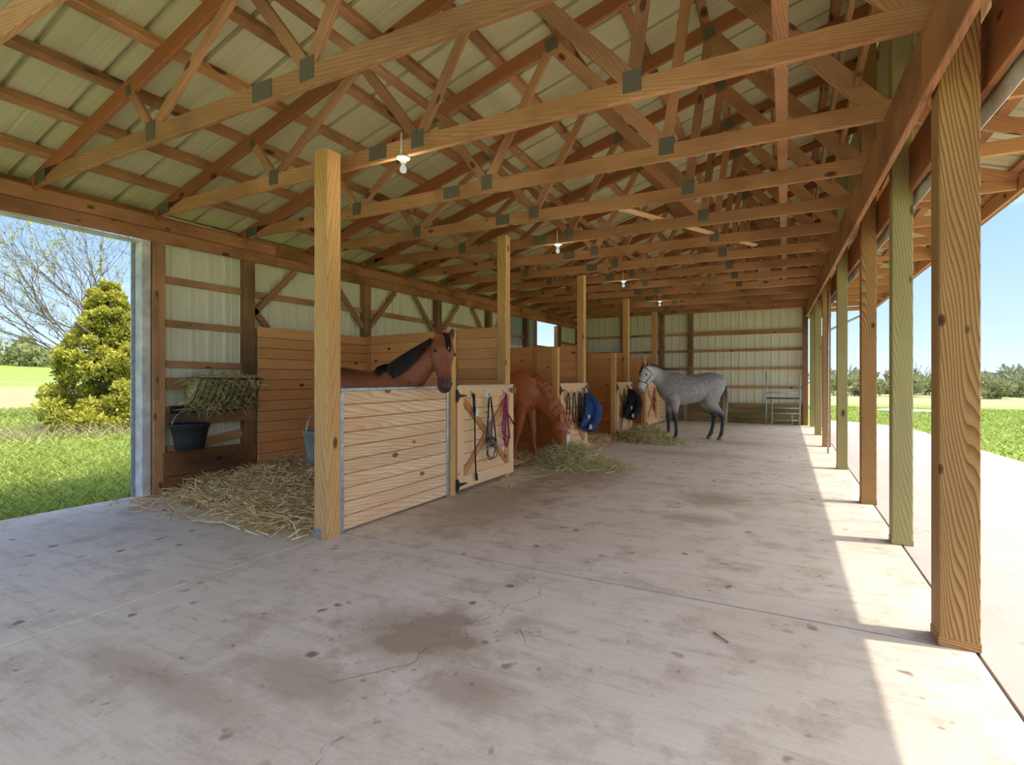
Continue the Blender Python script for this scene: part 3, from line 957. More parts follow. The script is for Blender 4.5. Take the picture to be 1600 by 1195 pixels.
def loop(y, z, ry, rz, x=0.018, kk=16, sk=0.0):
    return [(HX + x + 0.006 * math.sin(i * 2.1), y + ry * math.sin(2 * math.pi * i / kk) + sk * math.cos(2 * math.pi * i / kk), z + rz * math.cos(2 * math.pi * i / kk)) for i in range(kk)]


t = thing('bridle', (HX, 5.98, 1.18), 'dark blue grey bridle hanging below the white plate', 'bridle')
tubes('headpiece', [loop(5.98, .86, .055, .30)], 0.011, M['steelblue'], t, closed=True)
tubes('cheek_strap', [[(HX + .02, 5.95, 1.14), (HX + .03, 5.90, .85), (HX + .03, 5.86, .60), (HX + .03, 5.90, .40)], [(HX + .02, 6.0, 1.12), (HX + .03, 6.07, .8), (HX + .03, 6.12, .55), (HX + .03, 6.08, .40)]], 0.010, M['black'], t)
tubes('noseband', [loop(5.99, .56, .13, .05, .03)], 0.013, M['black'], t, closed=True)
tubes('reins', [loop(5.98, .48, .11, .15, .035, sk=.02), loop(6.0, .45, .13, .11, .045, sk=-.02)], 0.008, M['steelblue'], t, closed=True)
tubes('bit_ring', [loop(5.87, .52, .035, .035, .045, 12), loop(6.11, .52, .035, .035, .045, 12)], 0.006, M['galv'], t, closed=True)


def rope_halter(y, z, mm, label, s=1.0):
    t = thing('halter', (HX, y, z), label, 'halter')
    P = lambda a, b, c=0.02: (HX + c, y + a * s, z + b * s)
    tubes('crown_strap', [[P(0, 0), P(-.06, -.2), P(-.09, -.42), P(-.10, -.55)], [P(0, 0), P(.03, -.22), P(.06, -.40), P(.10, -.60)], [P(0.01, 0), P(-.01, -.3), P(-.03, -.55)]], 0.012 * s, mm, t)
    tubes('noseband', [[P(-.11, -.52), P(.0, -.60), P(.12, -.62)], [P(-.09, -.60), P(.02, -.74), P(.1, -.60)]], 0.014 * s, mm, t)
    tubes('throat_strap', [[P(.04, -.28), P(.15, -.36), P(.25, -.46), P(.16, -.38)]], 0.012 * s, mm, t)
    return t


rope_halter(6.42, 1.19, M['purple'], 'purple webbing halter at the latch side of the first door')
rope_halter(15.7, 1.15, M['red'], 'red rope halter on the farthest stall door')
for k, (yy, lab) in enumerate(((8.78, 'thin black bridle nearest the short post on the second door'), (9.08, 'thin black bridle in the middle of the second door'), (9.36, 'thin black bridle beside the blue blanket'))):
    t = thing('hanging_bridle', (HX, yy, 1.1), lab, 'bridle')
    tubes('headpiece', [loop(yy, .86, .07, .28)], 0.012, M['black'], t, closed=True)
    tubes('cross_strap', [[(HX + .02, yy - .07, .86), (HX + .02, yy + .07, .86)]], 0.01, M['black'], t)
    bx('hook_plate', HX - 0.018, HX - 0.005, yy - 0.015, yy + 0.015, 1.13, 1.19, M['galv'], t)
t = thing('lead_rope', (HX, 12.2, 1.0), 'thin dark lead rope crossing the door with the navy blanket', 'rope')
tubes('rope', [(HX + .01, 12.2, 1.0), (HX + .015, 12.45, .65), (HX + .015, 12.25, .3), (HX + .015, 12.15, .08)], 0.012, M['black'], t)


def blanket(y, ztop, ht, wd, mm, label):
    """a folded horse blanket hung from one point: pleats fan out below"""
    t = thing('horse_blanket', (HX, y, ztop), label, 'blanket')
    na, nb = 40, 22
    V = []
    for j in range(nb):
        v = j / (nb - 1)
        spread = wd * (0.16 + 0.84 * min(1, v * 1.3) ** 0.8)
        depth = 0.04 + 0.12 * math.sin(math.pi * min(1, v * .9 + .08))
        for i in range(na):
            a = 2 * math.pi * i / na
            pl = 1 + 0.40 * math.sin(4 * a + 1.2 * v) * (.35 + .65 * v) + 0.10 * math.sin(11 * a + 4 * v)
            yy = y + 0.10 * v + spread * 0.5 * math.cos(a) * pl
            xx = HX + 0.02 + depth + depth * math.sin(a) * pl
            drop = ht * v - 0.10 * v * (math.cos(a) > 0) * 0 + 0.10 * v * math.cos(a * 1.0 + .5) * ht
            V.append((xx, yy, ztop - drop + 0.0))
    F = [(j * na + i, j * na + (i + 1) % na, (j + 1) * na + (i + 1) % na, (j + 1) * na + i) for j in range(nb - 1) for i in range(na)]
    F.append(tuple(range(na))); F.append(tuple((nb - 1) * na + i for i in reversed(range(na))))
    org = WM[t].translation
    link('cloth', mesh_from('cloth', [Vector(p) - org for p in V], F, True), t, Matrix.Translation(org), mm)
    for k, (dy, dz, sz) in enumerate(((-.17, -.55, .05), (-.10, -.80, .06), (.22, -.62, .045))):
        c = Vector((HX + 0.20, y + dy * wd / .45, ztop + dz * ht / .9))
        lathe('lining_fold', [(0.0, -sz), (sz * .8, -sz * .5), (sz, 0), (sz * .7, sz * .6), (0, sz)], M['cream'], t, c, 10, .5, 1)
    tubes('hanging_strap', [[(HX, y, ztop + .10), (HX + .05, y + .02, ztop + .02)], [(HX, y + .05, ztop + .10), (HX + .06, y, ztop)]], 0.012, mm, t)


blanket(9.60, 1.12, 0.72, 0.62, M['blue'], 'blue blanket bunched on the stall door above the chestnut horse')
blanket(12.75, 1.14, 0.72, 0.86, M['navy'], 'navy black blanket bunched on a stall door left of the grey horse')

# ------------------------------------------------------------------ buckets, hay rack, lamps, stock panel
def bucket(name, loc, r0, r1, h, mm, label, handle_top, cat='bucket'):
    t = thing(name, loc, label, cat)
    x, y_, z = loc
    lathe('pail', [(0.0, 0.0), (r0, 0.0), (r0 + (r1 - r0) * .35, h * .35), (r1 * .985, h * .82), (r1 * 1.04, h * .83), (r1 * 1.06, h * .97), (r1 * 1.09, h), (r1 * .99, h), (r1 * .95, h * .8), (r0 * .93, .02), (0, .02)], mm, t, (x, y_, z), 28)
    pts = []
    for i in range(13):
        a = math.pi * i / 12
        pts.append((x, y_ - r1 * 1.04 * math.cos(a), z + h * .93 + (handle_top) * math.sin(a)))
    tubes('handle', [pts], 0.006, M['galv'], t)
    return t


bucket('feed_bucket', (WX + 0.32, 3.80, 0.545), 0.155, 0.205, 0.31, M['blackplastic'], 'black rubber bucket on the wall beside the open doorway', 0.19)
bucket('water_bucket', (-3.95, 3.53, 0.60), 0.085, 0.125, 0.31, M['greyplastic'], 'grey bucket half hidden behind the nearest stall post', 0.2)
t = thing('bucket_hook', (-3.70, 3.50, 1.0), 'steel hook arm carrying the grey bucket on the stall post', 'hook')
tubes('hook_arm', [(-3.66, 3.42, 1.12), (-3.78, 3.52, 1.12), (-3.95, 3.53, 1.09), (-3.96, 3.53, 1.12)], 0.008, M['galv'], t)
tubes('hook_base', [(-3.66, 3.41, 1.06), (-3.66, 3.41, 1.18)], 0.012, M['galv'], t)
t = thing('box_on_ledge', (WX + .1, 3.82, .97), 'small dark blue tray on the wall board above the black bucket', 'tray')
bx('tray', WX + 0.05, WX + 0.17, 3.72, 4.02, 0.972, 1.05, M['navy'], t)
bx('tray_lip', WX + 0.045, WX + 0.18, 3.71, 4.03, 1.05, 1.062, M['navy'], t)

RY0, RY1, RZ1, RZ0 = 3.83, 4.66, 1.40, 0.98
RXw, RXf = WX + 0.10, WX + 0.50
t = thing('hay_rack', (RXw, 4.25, 1.0), 'black wire hay rack on the wall above the buckets', 'hay rack')
tubes('top_rim', [[(RXw, RY0, RZ1), (RXf, RY0, RZ1), (RXf, RY1, RZ1), (RXw, RY1, RZ1)]], 0.011, M['blackiron'], t, closed=True)
tubes('bottom_rail', [[(RXw + .03, RY0 + .02, RZ0), (RXw + .03, RY1 - .02, RZ0)]], 0.011, M['blackiron'], t)
for k in range(11):
    yy = RY0 + (RY1 - RY0) * k / 10
    tubes('rack_bar', [[(RXf, yy, RZ1), (RXw + .26, yy - .0, RZ0 + .18), (RXw + .03, yy, RZ0)]], 0.007, M['blackiron'], t)


def mound_strands(n, cx, cy, rx, ry, hgt, L, W, clip=None, spread=1.0, flat=0.35):
    a = rng.uniform(0, 2 * np.pi, n); rr = np.sqrt(rng.uniform(0, 1, n)) * spread
    x_ = cx + rx * rr * np.cos(a); y_ = cy + ry * rr * np.sin(a)
    z_ = hgt * np.clip(1 - rr ** 1.6, 0, 1) * rng.uniform(0.75, 1.0, n) + 0.006
    th = rng.uniform(0, 2 * np.pi, n)
    dz = rng.normal(0, flat, n)
    D = np.stack([np.cos(th), np.sin(th), dz], 1); D /= np.linalg.norm(D, axis=1, keepdims=True)
    P = np.stack([x_, y_, z_], 1)
    LL = rng.uniform(.5, 1, n) * L
    bend = np.stack([rng.normal(0, .03, n), rng.normal(0, .03, n), -np.abs(rng.normal(0, .05, n))], 1)
    V, Q, T = ribbons(P - D * LL[:, None] / 2, D, LL, rng.uniform(.6, 1.3, n) * W, bend, rng.uniform(0, 1, n))
    V[:, 2] = np.maximum(V[:, 2], 0.003)
    return V, Q, T


def heap(cx, cy, rx, ry, hgt, k=36, seed=0.0):
    V, Q = [], []
    for j in range(9):
        v = j / 8
        for i in range(k):
            a = 2 * math.pi * i / k
            nn = 1 + 0.18 * mnoise.noise(Vector((math.cos(a) * 2 + seed, math.sin(a) * 2, v * 3)))
            V.append((cx + rx * v * nn * math.cos(a), cy + ry * v * nn * math.sin(a), max(0.002, hgt * 0.88 * (1 - v ** 1.6) * (1 + .3 * mnoise.noise(Vector((v * 5, a * 2, seed)))))))
    for j in range(8):
        for i in range(k):
            Q.append((j * k + i, (j + 1) * k + i, (j + 1) * k + (i + 1) % k, j * k + (i + 1) % k))
    return np.array(V), np.array(Q), np.full(len(V), 0.25)


def merge(parts):
    Vs, Qs, Ts, o_ = [], [], [], 0
    for V, Q, T in parts:
        Vs.append(V); Qs.append(Q + o_); Ts.append(T); o_ += len(V)
    return np.concatenate(Vs), np.concatenate(Qs), np.concatenate(Ts)


def stuff(name, parts, mm, label, cat):
    V, Q, T = merge(parts)
    c = V.mean(0); c[2] = 0
    o = link(name, np_mesh(name, V - c, Q, T), None, Matrix.Translation(Vector(c.tolist())), mm)
    o['kind'] = 'stuff'
    return tag(o, label, cat)


# hay in the rack
n_ = 3200
u = rng.uniform(0, 1, n_); yv = rng.uniform(RY0 - .02, RY1 + .0, n_)
zt = RZ0 + .02 + (RZ1 + .10 - RZ0) * u ** .8
xt = RXw + .02 + rng.uniform(0, 1, n_) * (0.06 + 0.34 * np.clip((zt - RZ0) / (RZ1 - RZ0), 0, 1))
top = zt > RZ1
zt = np.where(top, RZ1 + (zt - RZ1) * np.sin(np.pi * np.clip((yv - RY0) / (RY1 - RY0), 0, 1)), zt)
D = rng.normal(size=(n_, 3)); D[:, 2] = -np.abs(D[:, 2]) * .8; D /= np.linalg.norm(D, axis=1, keepdims=True)
P = np.stack([xt, yv, zt], 1); LL = rng.uniform(.06, .18, n_)
bend = rng.normal(0, .02, (n_, 3))
hv = ribbons(P, D, LL, rng.uniform(.003, .007, n_), bend, rng.uniform(0, .8, n_))
hv[0][:, 0] = np.maximum(hv[0][:, 0], RXw + .005)
# a solid core
core_v = np.array([(RXw, RY0 + .03, RZ0 + .05), (RXw, RY1 - .03, RZ0 + .05), (RXw + .09, RY0 + .03, RZ0 + .05), (RXw + .09, RY1 - .03, RZ0 + .05), (RXw, RY0 + .03, RZ1), (RXw, RY1 - .03, RZ1), (RXf - .06, RY0 + .03, RZ1 - .01), (RXf - .06, RY1 - .03, RZ1 - .01)])
core_q = np.array([(0, 1, 5, 4), (2, 6, 7, 3), (4, 5, 7, 6), (0, 2, 3, 1), (0, 4, 6, 2), (1, 3, 7, 5)])
stuff('rack_hay', [hv, (core_v, core_q, np.full(8, .1))], M['hay'], 'green brown hay stuffed into the wall hay rack', 'hay')

stuff('hay_pile', [heap(-3.12, 8.0, .62, .55, .30), mound_strands(4500, -3.12, 8.0, .62, .55, .36, .38, .006), mound_strands(1500, -3.1, 8.0, 1.0, .95, .06, .3, .006, spread=1.0)], M['hay'], 'green hay pile the chestnut horse is eating from', 'hay')
stuff('hay_pile', [heap(-2.84, 11.85, .62, .5, .30, seed=4.), mound_strands(4000, -2.84, 11.85, .62, .5, .36, .38, .007), mound_strands(1200, -2.7, 11.7, 1.0, .7, .05, .3, .007)], M['hay'], 'green hay pile in front of the grey horse', 'hay')


# straw bedding
def bedding(x0, x1, y0, y1, hfn, n, L, W, name, label, flat=.3):
    gx, gy_ = 30, 30
    V, Q = [], []
    for j in range(gy_):
        for i in range(gx):
            x_ = x0 + (x1 - x0) * i / (gx - 1); y_ = y0 + (y1 - y0) * j / (gy_ - 1)
            V.append((x_, y_, hfn(x_, y_) * .9 - .004))
    for j in range(gy_ - 1):
        for i in range(gx - 1):
            a = j * gx + i
            Q.append((a, a + 1, a + gx + 1, a + gx))
    xs_ = rng.uniform(x0 - .1, x1, n); ys_ = rng.uniform(y0 - .12, y1 - .1, n)
    keep = np.array([hfn(a, b) > 0.006 or rng.uniform() < .10 for a, b in zip(xs_, ys_)])
    xs_, ys_ = xs_[keep], ys_[keep]; n = len(xs_)
    zs_ = np.array([max(0.005, hfn(a, b)) for a, b in zip(xs_, ys_)]) + rng.uniform(0, .03, n)
    th = rng.uniform(0, 2 * np.pi, n)
    D = np.stack([np.cos(th), np.sin(th), rng.normal(0, flat, n)], 1); D /= np.linalg.norm(D, axis=1, keepdims=True)
    LL = rng.uniform(.4, 1, n) * L
    P = np.stack([xs_, ys_, zs_], 1) - D * LL[:, None] / 2
    bend = rng.normal(0, .018, (n, 3))
    sv = ribbons(P, D, LL, rng.uniform(.6, 1.3, n) * W, bend, rng.uniform(0.1, 1, n) ** 1.2)
    sv[0][:, 2] = np.maximum(sv[0][:, 2], 0.003)
    sv[0][:, 0] = np.maximum(sv[0][:, 0], x0 - .06) if x0 < -6 else sv[0][:, 0]
    return stuff(name, [(np.array(V), np.array(Q), np.full(len(V), .22)), sv], M['straw'], label, 'straw')


def hstraw(x_, y_):
    e = min((x_ + 6.66) / .1, (-3.72 - x_) / .1, 1)
    front = 3.42 + 0.16 * mnoise.noise(Vector((x_ * 1.7, 0, 1))) - (0.12 if x_ > -5.2 else 0.0) + max(0, (-5.6 - x_)) * .2
    f = min(max((y_ - front) / 0.9, 0), 1)
    return max(0, min(e, 1)) * (0.012 * (f > 0) + 0.13 * f ** .7 + .06 * f * max(0, min(1, (y_ - 4.2) / 1.5))) * (1 + .55 * mnoise.noise(Vector((x_ * 2.6, y_ * 2.6, 0)))) * (f > 0)


bedding(-6.60, -3.72, 3.15, 6.60, hstraw, 15000, .34, .0105, 'straw_bedding', 'golden straw bedding spilling from the first stall')
bedding(-6.4, -3.72, 7.3, 9.6, lambda a, b: .05 * (1 + .5 * mnoise.noise(Vector((a * 2, b * 2, 5)))), 3500, .28, .008, 'straw_bedding', 'straw on the floor under the chestnut horse')
bedding(-6.4, -3.3, 10.05, 12.3, lambda a, b: .06 * (1 + .5 * mnoise.noise(Vector((a * 2, b * 2, 7)))) * max(0, min(1, (-3.3 - a) / .5)), 3500, .3, .009, 'straw_bedding', 'straw in the open third stall between the two hay piles')
# wisps lying on the concrete in front of the first door
wisp = mound_strands(420, -3.2, 6.9, .55, 1.3, .01, .22, .005)
stuff('straw_wisps', [wisp], M['hay'], 'scattered wisps of hay on the concrete before the stall doors', 'straw')

# lamps under the bottom chords
for k, ti in enumerate((2, 5, 8, 11)):
    ty = TY[ti]
    zb = 3.40 + rise(ty) - 0.085
    lx = -2.93
    t = thing('bulb_holder', (lx, ty - 0.0, zb), ['white bulb holder nearest the camera, right of the front stall post', 'white bulb holder, second along the barn', 'white bulb holder, third along the barn', 'white bulb holder nearest the back wall'][k], 'lamp', 'bare bulb lamps under the trusses')
    lathe('socket_base', [(0, 0.0), (.06, 0.0), (.062, -.012), (.05, -.022), (.028, -.03), (.024, -.055), (0, -.055)], M['porcelain'], t, (lx, ty, zb), 18)
    lathe('bulb', [(0.012, -.055), (.016, -.07), (.028, -.095), (.030, -.112), (.022, -.132), (0.0, -.140)], M['bulb'], t, (lx, ty, zb), 14)
    tubes('cable', [[(lx + .0, ty - .024, zb + .2), (lx, ty - .026, zb + .0)]], 0.008, M['porcelain'], t)
    ld = bpy.data.lights.new('bulb_fill_light', 'POINT')  # added fill light for the interior; the bulbs themselves are off
    ld.energy = BULB_FILL_W
    ld.color = (1, .9, .76)
    ld.shadow_soft_size = .05
    lo = bpy.data.objects.new('bulb_fill_light', ld)
    COL.objects.link(lo)
    lo.parent = t
    lo.matrix_basis = Matrix.Translation((0, 0, -.19))

# stock panel by the back wall
t = thing('stock_gate', (-0.1, 17.55, 0), 'pale tubular stock gate leaning by the back right corner', 'gate')
gx0, gx1, gY = -0.53, 0.36, 17.55
tubes('frame_tube', [[(gx0, gY, 0.02), (gx0, gY, 1.62)], [(gx1, gY, 0.02), (gx1, gY, 1.5)]], 0.02, M['gate'], t, 8)
for z in (0.16, 0.36, 0.52, 0.80, 0.98):
    tubes('cross_tube', [[(gx0, gY, z), (gx1, gY, z)]], 0.014, M['gate'], t, 8)
tubes('inner_frame', [[(gx0 + .16, gY - .03, 0.80), (gx0 + .16, gY - .03, .08), (gx0 + .12, gY - .03, .03), (gx0, gY - .03, .03)]], 0.014, M['gate'], t, 8)
tubes('inner_frame', [[(gx1 - .2, gY - .03, 0.34), (gx1 - .2, gY - .03, .05)]], 0.014, M['gate'], t, 8)
bx('gate_bar', gx0 + .02, gx1, gY - .03, gY + .03, .79, .84, M['steelblue'], t)

# ------------------------------------------------------------------ horses
def loft_np(st, seg=20):
    """st: list of (pos, side, w, h) -> closed lofted tube"""
    V, F = [], []
    k = len(st)
    for i, (p, s, w_, h_) in enumerate(st):
        p = Vector(p); s = Vector(s)
        t_ = Vector(st[min(i + 1, k - 1)][0]) - Vector(st[max(i - 1, 0)][0])
        t_.normalize()
        s = (s - t_ * s.dot(t_)).normalized()
        n_v = s.cross(t_).normalized()
        for j in range(seg):
            a = 2 * math.pi * j / seg
            V.append(p + s * (w_ * math.cos(a)) + n_v * (h_ * math.sin(a)))
    for i in range(k - 1):
        for j in range(seg):
            F.append((i * seg + j, i * seg + (j + 1) % seg, (i + 1) * seg + (j + 1) % seg, (i + 1) * seg + j))
    a = len(V); V.append(Vector(st[0][0])); b = len(V); V.append(Vector(st[-1][0]))
    for j in range(seg):
        F.append((a, (j + 1) % seg, j))
        F.append((b, (k - 1) * seg + j, (k - 1) * seg + (j + 1) % seg))
    return V, F


def resample(st, m=5):
    """Catmull-Rom through the stations for smooth lofts"""
    out = []
    pts = [np.array(list(p) + list(s) + [w_, h_], float) for p, s, w_, h_ in st]
    k = len(pts)
    for i in range(k - 1):
        p0, p1, p2, p3 = pts[max(i - 1, 0)], pts[i], pts[i + 1], pts[min(i + 2, k - 1)]
        for t_ in np.linspace(0, 1, m, endpoint=False):
            q = 0.5 * ((2 * p1) + (-p0 + p2) * t_ + (2 * p0 - 5 * p1 + 4 * p2 - p3) * t_ ** 2 + (-p0 + 3 * p1 - 3 * p2 + p3) * t_ ** 3)
            out.append(q)
    out.append(pts[-1])
    return [(q[:3], q[3:6], max(q[6], .006), max(q[7], .006)) for q in out]


YS = (0, 1, 0)
FLEG = [(.50, 1.05, .085, .16), (.455, .90, .08, .12), (.465, .72, .062, .085), (.47, .56, .05, .06), (.475, .50, .05, .056), (.465, .43, .038, .043), (.46, .30, .031, .038), (.46, .20, .033, .040), (.468, .155, .040, .046), (.492, .095, .034, .038), (.507, .062, .045, .052), (.52, .0, .055, .068)]
HLEG = [(-.47, 1.22, .12, .22), (-.40, 1.0, .12, .20), (-.40, .86, .095, .145), (-.49, .73, .066, .095), (-.60, .60, .05, .068), (-.645, .53, .047, .062), (-.645, .44, .040, .048), (-.63, .30, .034, .042), (-.615, .20, .036, .043), (-.605, .155, .042, .048), (-.58, .095, .036, .04), (-.565, .062, .046, .053), (-.55, .0, .056, .068)]
BODY = [(-.76, 1.20, .06, .10), (-.72, 1.21, .15, .20), (-.62, 1.235, .225, .27), (-.46, 1.24, .265, .305), (-.26, 1.215, .27, .31), (-.02, 1.165, .285, .325), (.2, 1.15, .28, .35), (.38, 1.165, .25, .385), (.54, 1.17, .215, .36), (.68, 1.15, .17, .27), (.76, 1.13, .11, .17), (.79, 1.12, .05, .08)]


def make_horse(name, label, origin, heading, neck, head, head_side, coat, mane_side=-1, fl=(0, 0), hl=(0, 0), mane=True, scale=1.0, mane_len=.2, mane_from=.12, xs=1.0):
    """neck: list (x,y,z,w,h,side); head: (poll, muzzle); fl/hl: fore-aft shifts of right,left feet"""
    hx, hy_ = heading
    ln = math.hypot(hx, hy_); hx /= ln; hy_ /= ln
    MX = Matrix(((hx, -hy_, 0, origin[0]), (hy_, hx, 0, origin[1]), (0, 0, 1, 0), (0, 0, 0, 1)))
    lofts = [resample([((x_ * (xs if x_ < 0 else 1), 0, z_), YS, w_, h_) for x_, z_, w_, h_ in BODY], 4)]
    for s, sh in ((-1, fl[0]), (1, fl[1])):
        pts = []
        for (x_, z_, w_, h_) in FLEG:
            k = max(0, (0.95 - z_) / 0.95)
            pts.append(((x_ + sh * k, s * (.155 - .02 * k), z_), YS, w_, h_))
        lofts.append(resample(pts, 4))
    for s, sh in ((-1, hl[0]), (1, hl[1])):
        pts = []
        for (x_, z_, w_, h_) in HLEG:
            k = max(0, (1.0 - z_) / 1.0)
            pts.append(((x_ + (1 - xs) * .62 + sh * k, s * (.15 - .02 * k), z_), YS, w_, h_))
        lofts.append(resample(pts, 4))
    nk = resample([((x_, y_, z_), sd, w_, h_) for x_, y_, z_, w_, h_, sd in neck], 5)
    lofts.append(nk)
    poll, muz = Vector(head[0]), Vector(head[1])
    ax = (muz - poll); HL = ax.length; ax.normalize()
    sd = Vector(head_side).normalized()
    sd = (sd - ax * sd.dot(ax)).normalized()
    fr = ax.cross(sd).normalized()       # towards the jaw or the forehead
    if fr.dot(Vector((0, 0, 1))) < 0 and abs(ax.z) < .9:
        fr = -fr
    fwd = Vector(head[2]).normalized()
    if fr.dot(fwd) < 0:
        fr = -fr
    HST = [(-.10, .066, .08, 0), (0.0, .092, .112, 0), (.14, .112, .142, -.01), (.27, .116, .158, -.022), (.40, .098, .145, -.022), (.54, .076, .112, -.006), (.68, .066, .09, .004), (.82, .066, .08, .004), (.93, .066, .074, -.002), (1.0, .05, .055, -.008), (1.03, .025, .03, -.01)]
    hst = resample([(poll + ax * (t_ * HL) + fr * off, sd, w_, h_) for t_, w_, h_, off in [(a_, b_ * 1.17, c_ * 1.17, d_) for a_, b_, c_, d_ in HST]], 4)
    lofts.append(hst)
    for s in (-1, 1):                     # ears
        b = poll + ax * (.03 * HL) + sd * (s * .072) + fr * .062
        tip = b - ax * .155 + sd * (s * .035) + fr * .04
        lofts.append([(b + (tip - b) * t_, fr, a1, a2) for t_, a1, a2 in ((-.2, .026, .036), (.15, .03, .042), (.45, .028, .042), (.75, .02, .03), (1.0, .009, .012))])
    for s in (-1, 1):                     # jaw muscle, brow
        c = poll + ax * (.30 * HL) + sd * (s * .045) - fr * .075
        lofts.append([(c + ax * d, sd, a, a * 1.4) for d, a in ((-.07, .02), (-.04, .045), (0, .055), (.04, .045), (.08, .02))])
    V, F = [], []
    for st in lofts:
        v, f = loft_np(st)
        o_ = len(V)
        V += v; F += [tuple(i + o_ for i in q) for q in f]
    me = mesh_from('body_raw', V, F)
    bm = bmesh.new(); bm.from_mesh(me); bmesh.ops.recalc_face_normals(bm, faces=bm.faces); bm.to_mesh(me); bm.free()
    tmp = bpy.data.objects.new('tmp', me); COL.objects.link(tmp)
    rm = tmp.modifiers.new('r', 'REMESH'); rm.mode = 'VOXEL'; rm.voxel_size = .0135; rm.use_smooth_shade = True
    sm = tmp.modifiers.new('s', 'SMOOTH'); sm.factor = .5; sm.iterations = 7
    dg = bpy.context.evaluated_depsgraph_get()
    body = bpy.data.meshes.new_from_object(tmp.evaluated_get(dg))
    bpy.data.objects.remove(tmp)
    body.name = 'horse_body'
    nv = len(body.vertices)
    co = np.empty(nv * 3, np.float32); body.vertices.foreach_get('co', co); co = co.reshape(-1, 3)
    polln, axn, sdn, frn = map(lambda v_: np.array(v_), (poll, ax, sd, fr))
    rel = co - polln
    ht_ = rel @ axn / HL; hs = rel @ sdn; hf = rel @ frn
    on_head = (ht_ > -.05) & (ht_ < 1.1) & (np.abs(hs) < .14) & (np.abs(hf) < .2)
    colr = coat(co, ht_, hs, hf, on_head)
    at = body.color_attributes.new('coat', 'FLOAT_COLOR', 'POINT')
    at.data.foreach_set('color', np.concatenate([colr, np.ones((nv, 1))], 1).astype(np.float32).ravel())
    body.polygons.foreach_set('use_smooth', np.ones(len(body.polygons), bool))
    root = link(name, body, None, MX)
    m, n = mat(name + '_coat')
    cc = n.n('ShaderNodeVertexColor', layer_name='coat').outputs[0]
    oc = n.n('ShaderNodeTexCoord').outputs['Object']
    fz = n.n('ShaderNodeTexNoise', {'Vector': n.vmath('MULTIPLY', oc, (30, 90, 60)), 'Scale': 1.0, 'Detail': 3.0}).outputs[0]
    cc = n.mix(n.math('MULTIPLY', fz, .22), cc, n.mix(.5, cc, (0.0, 0.0, 0.0)))
    if coat.dapple:
        vo = n.n('ShaderNodeTexVoronoi', {'Vector': oc, 'Scale': 21.0}).outputs['Distance']
        msk = n.n('ShaderNodeAttribute', attribute_name='coat_dapple').outputs['Fac']
        cc = n.mix(n.math('MULTIPLY', n.ramp(vo, [(.15, 1.0), (.55, 0.0)]), msk), cc, lin(216, 212, 208))
    finish(n, cc, .42, spec=.4, bump=fz, bstr=.08, bdist=.004)
    body.materials.clear(); body.materials.append(m)
    if coat.dapple:
        dm = np.clip((co[:, 2] - .75) / .3, 0, 1) * np.clip((.75 - co[:, 0]) / .4, 0, 1) * .38
        da = body.attributes.new('coat_dapple', 'FLOAT', 'POINT'); da.data.foreach_set('value', dm.astype(np.float32))
    tag(root, label, 'horse')
    # eyes and nostrils
    for s in (-1, 1):
        c = poll + ax * (.30 * HL) + sd * (s * .121) + fr * .058
        e = lathe('eye', [(0, -.02), (.014, -.015), (.02, 0), (.014, .015), (0, .02)], M['eye'], root, (0, 0, 0), 12)
        e.matrix_basis = Matrix.Translation(c)
        c = poll + ax * (.90 * HL) + sd * (s * .061) + fr * .05
        e = lathe('nostril', [(0, -.016), (.009, -.012), (.014, 0), (.009, .012), (0, .016)], M['eye'], root, (0, 0, 0), 10)
        e.matrix_basis = Matrix.Translation(c)
    bvh = BVHTree.FromPolygons([v_.co.copy() for v_ in body.vertices], [tuple(p_.vertices) for p_ in body.polygons])

    def onto(p, d):
        q_, nrm, _, dist = bvh.find_nearest(p)
        if (p - q_).dot(nrm) < d:
            return q_ + nrm * d
        return p
    # mane: locks from the crest falling to one side
    mv, mf, mt = [], [], []

    def lock(pts, wdir, w0):
        b = len(mv)
        mt.extend([random.random()] * (2 * len(pts)))
        for i, p in enumerate(pts):
            ww = w0 * (1 - .75 * i / (len(pts) - 1))
            mv.append(p - wdir * ww); mv.append(p + wdir * ww)
        for i in range(len(pts) - 1):
            mf.append((b + 2 * i, b + 2 * i + 1, b + 2 * i + 3, b + 2 * i + 2))
    nl = 420
    for q in range(nl):
        u = (q + random.random()) / nl * .97
        f_ = u * (len(nk) - 1) * .98
        i0 = int(f_); t_ = f_ - i0
        st0, st1 = nk[i0], nk[min(i0 + 1, len(nk) - 1)]
        p = Vector(st0[0]).lerp(Vector(st1[0]), t_)
        s_ = Vector(st0[1]).lerp(Vector(st1[1]), t_)
        tg = (Vector(nk[min(i0 + 2, len(nk) - 1)][0]) - Vector(nk[max(i0 - 2, 0)][0])).normalized()
        s_ = (s_ - tg * s_.dot(tg)).normalized()
        up = s_.cross(tg)
        if up.z < 0 and abs(up.z) > .2 or up.dot(Vector((-.3, 0, 1))) < 0:
            up = -up
        w_ = st0[2] + (st1[2] - st0[2]) * t_; h_ = st0[3] + (st1[3] - st0[3]) * t_
        if u < mane_from:
            continue
        ll = mane_len * random.uniform(.7, 1.15) * (1.0 if u > .25 else .7)
        pts = []
        side_ = mane_side if random.random() > .06 else -mane_side
        jt = random.uniform(-.02, .02)
        for j in range(7):
            fz_ = j / 6
            ang = math.pi / 2 - min(fz_ * ll / max(h_, .1) * 1.0, 1.55)
            rr = 1.045 + .03 * random.random()
            pt = p + up * ((h_ * rr + .012) * math.sin(ang)) + s_ * (side_ * (w_ * rr + .028) * math.cos(ang)) + tg * (jt * fz_)
            pts.append(pt)
        dd = random.uniform(.008, .02)
        lock([onto(p_, dd) for p_ in pts], tg, .016)
    o = link('mane', mesh_from('mane', mv, mf, True), root, MX, coat.mane)
